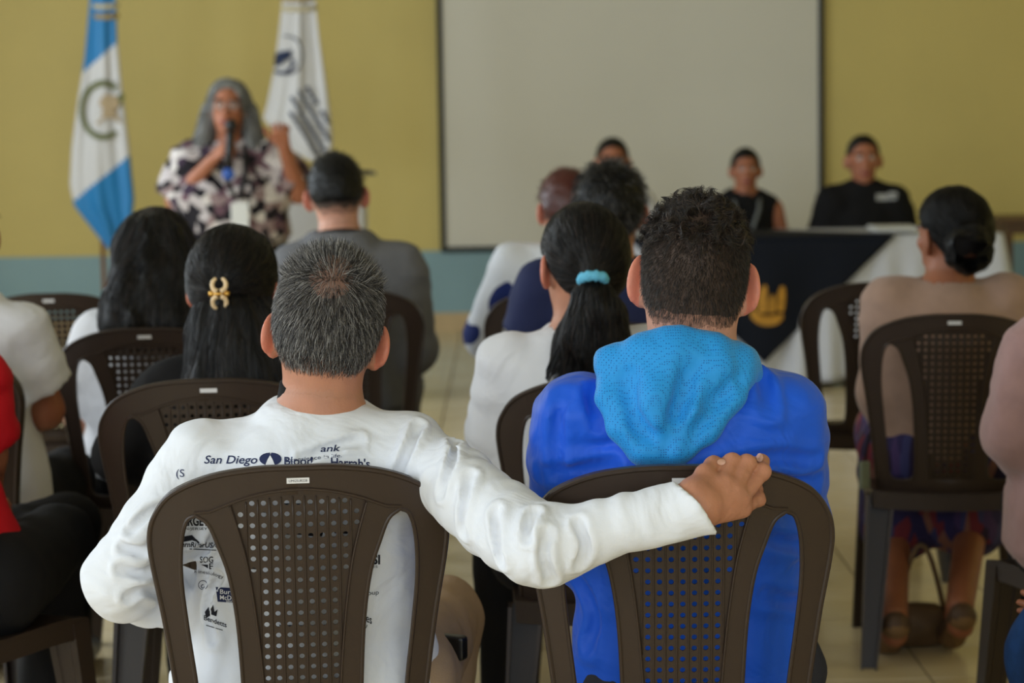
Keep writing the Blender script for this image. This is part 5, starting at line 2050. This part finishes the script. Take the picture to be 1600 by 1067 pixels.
base = rrect(tw, TD, .03)
path = []
for (p, q) in zip(base, base[1:] + base[:1]):
    L = math.dist(p, q)
    n = max(1, int(L / .018))
    for k in range(n):
        path.append((p[0] + (q[0] - p[0]) * k / n, p[1] + (q[1] - p[1]) * k / n))
n = len(path)
V, Fl = [], []
NZ = 16
s_acc = 0
sarr = []
for i in range(n):
    sarr.append(s_acc)
    s_acc += math.dist(path[i], path[(i + 1) % n])
for kz in range(NZ + 1):
    t = kz / NZ
    for i, (x, y) in enumerate(path):
        rear = min(1, max(0, (y - TD / 2 + .03) / .02))
        z = (tz + .004) * (1 - t) + (.03 * (1 - rear) + (tz - .16) * rear) * t
        nx, ny = path[(i + 1) % n][1] - path[i - 1][1], -(path[(i + 1) % n][0] - path[i - 1][0])
        l = math.hypot(nx, ny) or 1
        s = sarr[i]
        am = .022 * t ** .7
        o_ = am * (math.sin(s * 38 + 1.5 * math.sin(s * 5)) + .6 * math.sin(s * 17 + 2)) + .012 + .05 * t
        corner = max(0, 1 - min(math.dist((x, y), (sx * tw / 2, sy * TD / 2)) for sx in (-1, 1) for sy in (-1, 1)) / .25)
        o_ += corner * .06 * t
        zz = z + (.015 * math.sin(s * 9) + .02 * math.sin(s * 3.1)) * t * (1 if t > .8 else 0)
        V.append((x + nx / l * o_, y + ny / l * o_, max(.012, zz)))
for kz in range(NZ):
    for i in range(n):
        j = (i + 1) % n
        Fl.append((kz * n + i, (kz + 1) * n + i, (kz + 1) * n + j, kz * n + j))
Fl.append(tuple(range(n)))
me = py_mesh('tablecloth', V, Fl, [M_CLOTH], smooth=True)
me.polygons[len(Fl) - 1].use_smooth = False
cloth = new_obj('tablecloth', me, None, ((tx0 + tx1) / 2, TY + TD / 2, 0))
md = cloth.modifiers.new('thickness', 'SOLIDIFY')
md.thickness = .002
tag(cloth, 'white pleated tablecloth hanging to the floor from the head table', 'tablecloth')

# navy cover laid cornerwise: one corner hangs down the front
cx_ = at(1192, 370, TY - .05)[0]
hw_, drop = .66, .62
V, Fl = [], []
NU, NV = 36, 30
def navy_pt(u, v):
    """u across, v down from the front edge (negative lies on the table top)"""
    if v < 0:
        return (u, -v, tz + .012)
    yy = -.030 - .050 * v - .010 * math.sin(u * 16 + 1) * min(1, v * 4) - .006
    return (u, yy, tz + .012 - v)
for j in range(NV + 1):
    v = -.60 + (drop + .60) * j / NV
    hwv = max(.004, hw_ * (1 - abs(v) / (drop if v > 0 else .62)))
    for i in range(NU + 1):
        V.append(navy_pt(-hwv + 2 * hwv * i / NU, v))
for j in range(NV):
    for i in range(NU):
        k = j * (NU + 1) + i
        Fl.append((k, k + NU + 1, k + NU + 2, k + 1))
cover = new_obj('table_cover', py_mesh('table_cover', V, Fl, [M_NAVYC], smooth=True), None, (cx_, TY - .005, 0))
md = cover.modifiers.new('thickness', 'SOLIDIFY')
md.thickness = .003
md.offset = 1
tag(cover, 'dark navy table cover laid cornerwise with a gold emblem', 'table cover')
# gold emblem: a rounded bowl with upright lobes
lobes = [[(-.088, -.01), (-.090, .035), (-.070, .065), (-.058, .03), (-.060, -.01)], [(-.050, -.03), (-.046, .05), (-.024, .098), (-.006, .100), (-.002, .05), (-.006, -.03)],
         [(.004, -.03), (.010, .03), (.026, .058), (.036, .03), (.034, -.03)], [(.044, -.02), (.050, .055), (.066, .095), (.084, .088), (.086, .03), (.074, -.03)],
         [(-.086, -.02), (-.080, -.058), (-.045, -.088), (.0, -.096), (.045, -.088), (.074, -.062), (.070, -.04), (.03, -.045), (-.03, -.045), (-.062, -.02)]]
ez = .385 + .0
for li, L in enumerate(lobes):
    c2 = catmull(L + [L[0]], 4)[:-1]
    k = len(c2)
    V = []
    for dpt in (-.004, -.012):
        for (x, z) in c2:
            v_ = tz + .012 - (ez + .03 + z)
            q = navy_pt(x + .02, v_)
            V.append((q[0], q[1] + dpt + .001 * li * 0, q[2]))
    Fl = [tuple(range(k, 2 * k))[::-1]] + [(i, (i + 1) % k, k + (i + 1) % k, k + i) for i in range(k)]
    MB().add(V, Fl).build('emblem_lobe', M_GOLDC, cover)
# papers on the table
for i, (px_, w_, lab) in enumerate(((1397, .21, 'stack of white papers on the head table before the man in black'),)):
    c = at(px_, 362, TY + .18)
    o = MB()
    for k in range(4):
        o.box((.004 * math.sin(k * 2.3), .004 * math.cos(k * 1.7), .004 + k * .005), (w_, .29, .0045), .02 * math.sin(k * 3))
    o = o.build('paper_stack', M_PAPER)
    o.location = (c[0], TY + .22, tz + .017)
    tag(o, lab, 'papers')

# small wooden table by the right wall
c = at(1640, 345, 12.9)
st = empty('side_table', (c[0], 12.9, 0))
tag(st, 'small brown wooden side table at the right edge behind the head table', 'table')
bevel(MB().box((0, 0, .735), (.66, .45, .03)).build('tabletop', M_WOOD, st), .004)
MB().box((0, 0, .69), (.58, .38, .06)).build('apron', M_WOOD, st)
for sx in (-1, 1):
    for sy in (-1, 1):
        bevel(MB().box((sx * .27, sy * .17, .33), (.045, .045, .66)).build('leg', M_WOOD, st), .004)


# flags: gathered cloth hanging from a pole
def flag(name, Y, left, right, mat_of, mats, label, depth, folds, ribbon, px_pole, prints, seed):
    ys = sorted(set([p[1] for p in left] + [p[1] for p in right]))
    y0, y1 = ys[0], ys[-1]
    pole = at(px_pole, 300, Y)
    root = empty(name, (pole[0], Y, 0))
    tag(root, label, 'flag')
    org = np.array([pole[0], Y, 0])
    lx = lambda y: np.interp(y, [p[1] for p in left], [p[0] for p in left])
    rx = lambda y: np.interp(y, [p[1] for p in right], [p[0] for p in right])
    def dep(px, py):
        u = (px - lx(py)) / max(6.0, rx(py) - lx(py))
        s = (py - y0) / (y1 - y0)
        wv = sum(a_ * math.sin(u * f_ + ph + s * sk) for a_, f_, ph, sk in folds)
        return -depth * (.35 + .65 * s) * (.8 * math.sin(math.pi * min(1, max(0, u))) + wv) - .02
    def pt(px, py, off=0.0):
        q = at(px, py, Y + dep(px, py) - off)
        return q - org
    NU, NV = 46, 96
    V, Fl, mi = [], [], []
    for j in range(NV + 1):
        y = y0 + (y1 - y0) * j / NV
        for i in range(NU + 1):
            V.append(pt(lx(y) + (rx(y) - lx(y)) * i / NU, y))
    for j in range(NV):
        y = y0 + (y1 - y0) * (j + .5) / NV
        for i in range(NU):
            x = lx(y) + (rx(y) - lx(y)) * (i + .5) / NU
            k = j * (NU + 1) + i
            Fl.append((k, k + NU + 1, k + NU + 2, k + 1))
            mi.append(mat_of(x, y))
    o = new_obj('cloth', py_mesh('cloth', V, Fl, mats, True, mi), root)
    md = o.modifiers.new('thickness', 'SOLIDIFY')
    md.thickness = .004
    md.offset = -1
    for nm, pts, m_ in prints:
        V2 = [Vector(p) for p in pts]
        v, e, f, *_ = delaunay_2d_cdt(V2, [(i, (i + 1) % len(V2)) for i in range(len(V2))], [], 1, 1e-6)
        new_obj(nm, py_mesh(nm, [pt(q[0], q[1], .016) for q in v], [tuple(t) for t in f], [m_]), o)
    # pole, finial, ribbon and foot
    topz = 2.62
    MB().tube([(0, 0, .03), (0, 0, topz)], .014, 12).build('pole', M_POLE, root, smooth=True)
    MB().tube([(0, 0, topz), (0, 0, topz + .03), (0, 0, topz + .06), (0, 0, topz + .13)], [.012, .026, .022, .002], 12).build('finial', M_GOLD, root, smooth=True)
    MB().tube([(0, 0, 0), (0, 0, .02), (0, 0, .035), (0, 0, .10)], [.15, .15, .05, .022], 24).build('foot', M_POLE, root)
    for (x0_, x1_, y_, m_) in ribbon:
        c0, c1 = pt(x0_, y_), pt(x1_, y_)
        cc = (c0 + c1) / 2
        rr_ = abs(c1[0] - c0[0]) / 2
        MB().tube([cc + np.array([rr_ * math.cos(t), .045 * math.sin(t) + .02, .01 * math.sin(t)]) for t in np.linspace(0, 2 * math.pi, 21)[:-1]], .016, 8, closed=True).build('ribbon', m_, root, smooth=True)
    return root


def side(x, y, p, q):
    return (q[0] - p[0]) * (y - p[1]) - (q[1] - p[1]) * (x - p[0])


gl = [(146, -60), (140, 0), (132, 90), (121, 160), (112, 230), (109, 290), (116, 322), (134, 345), (160, 378), (180, 403)]
gr = [(172, -60), (181, 0), (183, 60), (191, 140), (202, 230), (210, 310), (206, 352), (192, 386), (182, 403)]
def gt_mat(x, y):
    if side(x, y, (126, 116), (188, 62)) < 0: return 0
    if side(x, y, (110, 318), (212, 234)) < 0: return 1
    return 0
wre = []
wc = (163, 172)
for k in range(26):
    a_ = math.radians(-62 - k * 9.6)
    rx_, ry_ = 33, 42
    x, y = wc[0] + rx_ * math.cos(a_) - 2, wc[1] + ry_ * math.sin(a_)
    ta = a_ + math.pi / 2
    for sg in (-1, 1):
        dx, dy = math.cos(ta + sg * .6) * 10, math.sin(ta + sg * .6) * 11
        nx, ny = -dy * .30, dx * .30
        wre.append(('wreath_leaf', [(x - dx * .5, y - dy * .5), (x + nx, y + ny), (x + dx, y + dy), (x - nx, y - ny)], M_FGREEN))
scroll = [('scroll', [(155, 158), (162, 148), (182, 149), (186, 160), (182, 176), (186, 184), (166, 186), (158, 178), (162, 168)], M_FTAN),
          ('bird', [(184, 150), (191, 144), (195, 150), (191, 160), (186, 168), (183, 160)], M_FGREEN),
          ('crossed_rifle', [(150, 192), (186, 160), (188, 163), (152, 195)], M_FTAN), ('crossed_rifle', [(156, 160), (189, 190), (187, 193), (154, 163)], M_FTAN)]
flag('national_flag', 13.3, gl, gr, gt_mat, [M_FBLUE, M_FWHITE], 'blue and white striped national flag with a green wreath on a wooden pole', .07, [(.22, 13, .4, 2.0), (.12, 23, 1.0, -3.0)], [(148, 182, 24, M_FRIBBON), (146, 182, 8, M_CREAMR)], 158, wre + scroll, 1)

wl = [(446, -60), (441, 0), (436, 50), (428, 110), (417, 165), (411, 185), (428, 205), (452, 232), (478, 248), (500, 256)]
wr_ = [(484, -60), (492, 0), (499, 60), (508, 120), (517, 185), (520, 225), (514, 245), (502, 256)]
pr = []
pr.append(('logo_ring', band(447, 86, 25, 27, math.radians(-100), math.radians(100), 18, 1.15), M_FNAVY))
pr.append(('logo_mark', [(430, 84), (440, 80), (456, 78), (454, 90), (444, 96), (436, 102), (428, 104)], M_FNAVY))
pr.append(('logo_arc', band(440, 96, 15, 20, math.radians(-10), math.radians(130), 12, 1.05), M_FNAVY))
rs = random.Random(4)
for li, (sx_, sy_, ex, ey) in enumerate(((476, 136, 512, 196), (464, 142, 512, 222), (452, 152, 506, 240), (450, 176, 496, 246))):
    n = 8
    dx, dy = (ex - sx_) / n, (ey - sy_) / n
    L = math.hypot(dx, dy)
    ux, uy = dx / L, dy / L
    for k in range(n):
        if rs.random() < .08: continue
        a_ = (sx_ + dx * (k + .05), sy_ + dy * (k + .05))
        b_ = (sx_ + dx * (k + .90), sy_ + dy * (k + .90))
        w_ = 6.2
        px_, py_ = uy * w_, -ux * w_
        pr.append(('lettering', [a_, b_, (b_[0] + px_, b_[1] + py_), (a_[0] + px_ * .8, a_[1] + py_ * .8)], M_FNAVY))
flag('white_flag', 13.2, wl, wr_, lambda x, y: 0, [M_FWHITE], 'white flag with a dark round logo and rows of navy lettering', .07, [(.25, 14, .2, 1.0), (.12, 25, 1.0, 2.0)], [(441, 492, 12, M_CREAMR), (441, 490, -4, M_FRIBBON)], 466, pr, 2)

# lectern beside the speaker
Yl = 10.9
a, b = at(447, 300, Yl), at(566, 300, Yl)
lec = empty('lectern', ((a[0] + b[0]) / 2, Yl + .2, 0))
tag(lec, 'white-fronted lectern with a black slanted top beside the speaker', 'lectern')
lw = b[0] - a[0]
zt = at(570, 272, Yl)[2]
bevel(MB().box((0, .0, .46 + .06), (lw, .36, .92)).build('body', M_WHPANEL, lec), .006)
bevel(MB().box((0, 0, .03), (lw + .06, .42, .06)).build('base', M_BLKP, lec), .006)
bevel(MB().box((0, -.184, .66), (lw, .012, .04)).build('dark_band', M_BLKP, lec), .003)
mb = MB()
hw2 = lw / 2 + .045
mb.add([(-hw2, -.24, zt + .02), (hw2, -.24, zt + .02), (hw2, .22, zt + .0), (-hw2, .22, zt + .0), (-hw2, -.24, zt + .002), (hw2, -.24, zt + .002), (hw2, .22, zt - .018), (-hw2, .22, zt - .018)], [(0, 1, 2, 3), (7, 6, 5, 4), (0, 4, 5, 1), (1, 5, 6, 2), (2, 6, 7, 3), (3, 7, 4, 0)])
bevel(mb.build('top', M_BLKP, lec), .004)
MB().box((0, .02, (zt + .98) / 2 - .04), (lw * .7, .25, max(.05, zt - .98))).build('neck', M_BLKP, lec)

# ------------------------------------------------------------------ the speaker and the panel behind the table
PI = math.pi
Ys = 10.3
q = lambda x, y, Y=Ys: at(x, y, Y)
J = dict(neck=q(358, 226), head=q(357, 168, Ys - .03), shR=q(296, 250), shL=q(428, 248), elR=q(276, 312, Ys - .02), elL=q(466, 300, Ys - .05), wrR=q(336, 246, Ys - .22), wrL=q(444, 228, Ys - .22))
pc = J['neck']
J['pelvis'] = np.array([pc[0], Ys + .02, .86])
for s_, sx in (('L', 1), ('R', -1)):
    J['hip' + s_] = np.array([pc[0] + sx * .10, Ys + .02, .82])
    J['kn' + s_] = np.array([pc[0] + sx * .11, Ys, .46])
    J['an' + s_] = np.array([pc[0] + sx * .12, Ys + .02, .085])
HP = Head(J['head'], rot(PI, R(4), R(-2)), 1.03)
P = build_person('grey-haired woman in glasses and a patterned blouse speaking into a microphone', J, yaw=PI, skin=SK_FAR, head=HP, hsc=1.03, face=True, scalp=HAIR_LADY[0], top=M_BLOUSE, sleeve=.95, bottom=M_BLACKC, shoe=M_SHOE, arm=.060, wid=1.45, dep=1.5, shirt_off=.030, fold=.014, hem=-.12, res=.014, hres=.006, hcurl=(70, 75, 45), over=dict(top_name='blouse'),
                 hand_e2={'R': np.array([.5, -.2, .8]), 'L': np.array([-.9, -.2, .2])}, seed=53)
fall = s_union([HP.ell((0, -.025, .035), (.094, .108, .094)), s_cone(HP.w((.085, -.03, -.01)), HP.w((.112, -.02, -.17)), .040, .052), s_cone(HP.w((-.085, -.03, -.01)), HP.w((-.118, -.02, -.18)), .040, .054), s_cone(HP.w((0, -.06, 0)), HP.w((0, -.09, -.18)), .075, .080)], .03)
facez = HP.ell((0, .075, -.03), (.066, .10, .108))
f_fall = lambda p: smax(fall(p) + .006 * vnoise(p * A3((1, 1, .3)), 34, 6), -facez(p), .02)
o2, V, Q = sdf_obj('hair', f_fall, HP.c - .32, HP.c + .2, .008, [HAIR_LADY[1]], P['root'], P['org'])
strands_on(P, o2, f_fall, V, Q, 1500, lambda p: np.stack([(p[:, 0] - np.float32(HP.c[0])) * 1.2, 0 * p[:, 0], -np.ones(len(p))], 1).astype(np.float32), HAIR_LADY, nseg=8, seg=.018, w=(.5, .35, .15), curl=.5, curlf=10, rad=.0016)
gl_ = empty('glasses', P['org'])
gl_.parent = P['root']
gl_.location = (0, 0, 0)
for sg in (-1, 1):
    MB().tube([HP.w((sg * .032 + .023 * math.cos(t), .102, .002 + .017 * math.sin(t))) - P['org'] for t in np.linspace(0, 2 * PI, 21)[:-1]], .0016, 6, closed=True).build('lens_rim', M_GREYM, gl_, smooth=True)
    MB().tube([HP.w((sg * .055, .100, .006)) - P['org'], HP.w((sg * .080, .06, .008)) - P['org'], HP.w((sg * .086, .0, .0)) - P['org']], .0018, 6).build('temple_arm', M_GREYM, gl_, smooth=True)
MB().tube([HP.w((-.009, .104, .004)) - P['org'], HP.w((.009, .104, .004)) - P['org']], .0018, 6).build('bridge', M_GREYM, gl_, smooth=True)
M_STRAP = mat('black_strap', srgb(22, 22, 26), 0.7)
yf = Ys - .27
MB().tube([q(340, 232, Ys - .12) - P['org'], q(350, 270, yf) - P['org'], q(368, 312, yf - .02) - P['org']], .012, 6).build('lanyard', M_STRAP, P['root'], smooth=True)
MB().tube([q(382, 228, Ys - .12) - P['org'], q(384, 270, yf) - P['org'], q(374, 312, yf - .02) - P['org']], .012, 6).build('lanyard', M_STRAP, P['root'], smooth=True)
c = q(375, 336, yf - .035) - P['org']
bevel(MB().box(c, (.078, .006, .11)).build('name_badge', M_PAPER, P['root']), .002)
c = q(357, 272, yf - .02) - P['org']
mb = MB().tube([c + np.array([0, .008, 0]), c, c + np.array([0, -.006, 0])], [.026, .028, .020], 16)
bb = mb.build('blue_button', mat('blue_enamel', srgb(36, 84, 170), 0.4), P['root'], smooth=True)
mic = empty('microphone', q(360, 200, Ys - .25))
tag(mic, 'black handheld microphone held to the speaker\'s mouth', 'microphone')
mo = np.array(mic.location)
d0, d1 = q(361, 196, Ys - .255) - mo, q(356, 262, Ys - .30) - mo
MB().tube([d0 + (d1 - d0) * t for t in (.16, .22, .55, 1.0)], [.017, .019, .016, .014], 14).build('handle', M_BLKP, mic, smooth=True)
hb_ = s_ell(np.array(mic.location) + d0, (.028, .028, .030))
ho_, _, _ = sdf_obj('grille', hb_, mo + d0 - .05, mo + d0 + .05, .006, [M_BLKP], mic, mo)


def panel_person(label, hx, hy, Y, sc, skin, hair, top, sleeve, hsc, hairfn=None, **kw):
    hc = at(hx, hy, Y)
    J = seated_joints(hc[0], Y + .06, PI, sc, lean=.06, head_f=.02)
    dz = hc[2] - J['head'][2]
    for k in ('head', 'neck', 'shL', 'shR', 'elL', 'elR'):
        J[k] = J[k] + np.array([0, 0, dz])
    J['head'] = hc
    for k in ('shL', 'shR'): J[k] = J[k] + np.array([(J[k][0] - hc[0]) * -.06, 0, -.035])
    J['neck'] = J['neck'] + np.array([0, 0, -.02])
    J['wrL'] = np.array([hc[0] + .11, Y - .28, .72])
    J['wrR'] = np.array([hc[0] - .11, Y - .28, .72])
    for s_ in 'LR':
        J['wr' + s_][2] = .66
        J['wr' + s_][1] = Y - .13
    HP = Head(hc, rot(PI, 0, 0), hsc)
    P = build_person(label, J, yaw=PI, skin=skin, head=HP, hsc=hsc, face=True, scalp=SCALP_DARK, top=top, sleeve=sleeve, bottom=M_BLACKC, shoe=M_SHOE, res=.014, hres=.007, trap=True, **kw)
    place_chair(hc[0], Y + .10, PI, 'brown plastic chair hidden behind the head table, under the ' + label.split(',')[0])
    return P


Yp = 12.06
P = panel_person('woman in a sleeveless black dress, seated behind the head table', 1165, 264, Yp, .92, SK_FAR, None, M_BLACKT, 'none', .92, seed=61, neck_cut=.066, arm=.045)
HP = P['head']
short_hair(P, HAIR_BLACK, thick=.010, n=0, zone=HP.hairzone(Y=(-.13, -.05, .0, .03, .05, .075, .1), Z=(-.06, -.06, -.03, .01, .05, .072, .095)), res=.008)
nk = P['J']['neck']
for sg in (-1, 1):
    MB().tube([nk + np.array([sg * .07, -.04, .01]) - P['org'], nk + np.array([sg * .06, -.105, -.06]) - P['org'], nk + np.array([.0, -.145, -.22]) - P['org']], .010, 6).build('lanyard', mat('grey_strap', srgb(110, 112, 110), 0.7), P['root'], smooth=True)
P = panel_person('man in a black polo shirt, seated behind the head table', 1349, 248, Yp, 1.03, SK_FAR, None, M_BLACKT, .9, 1.06, seed=67, arm=.056, wid=1.12, shirt_off=.02)
short_hair(P, HAIR_BLACK, thick=.009, n=0, res=.008)
sh = P['J']
bv = BVHTree.FromPolygons([tuple(map(float, v)) for v in P['topVQ'][0]], [tuple(map(int, q_)) for q_ in P['topVQ'][1]])
M_GREYPR = mat('pale_grey_embroidery', srgb(170, 170, 170), 0.8)
for k_, (x0, y0, x1, y1) in enumerate(((1369, 303, 1388, 313), (1388, 300, 1402, 306), (1389, 307.5, 1401, 312))):
    shirt_poly([(x0, y0), (x1, y0), (x1, y1), (x0, y1)], m=M_GREYPR, P=P, bvh=bv, Y=Yp - .12, off=.004, name='chest_logo')
P = panel_person('man behind the head table, only the top of his face showing', 957, 252, Yp, 1.0, SK_FAR, None, M_WHITE2, .9, 1.03, seed=71)
short_hair(P, HAIR_BLACK, thick=.011, n=0, res=.008)
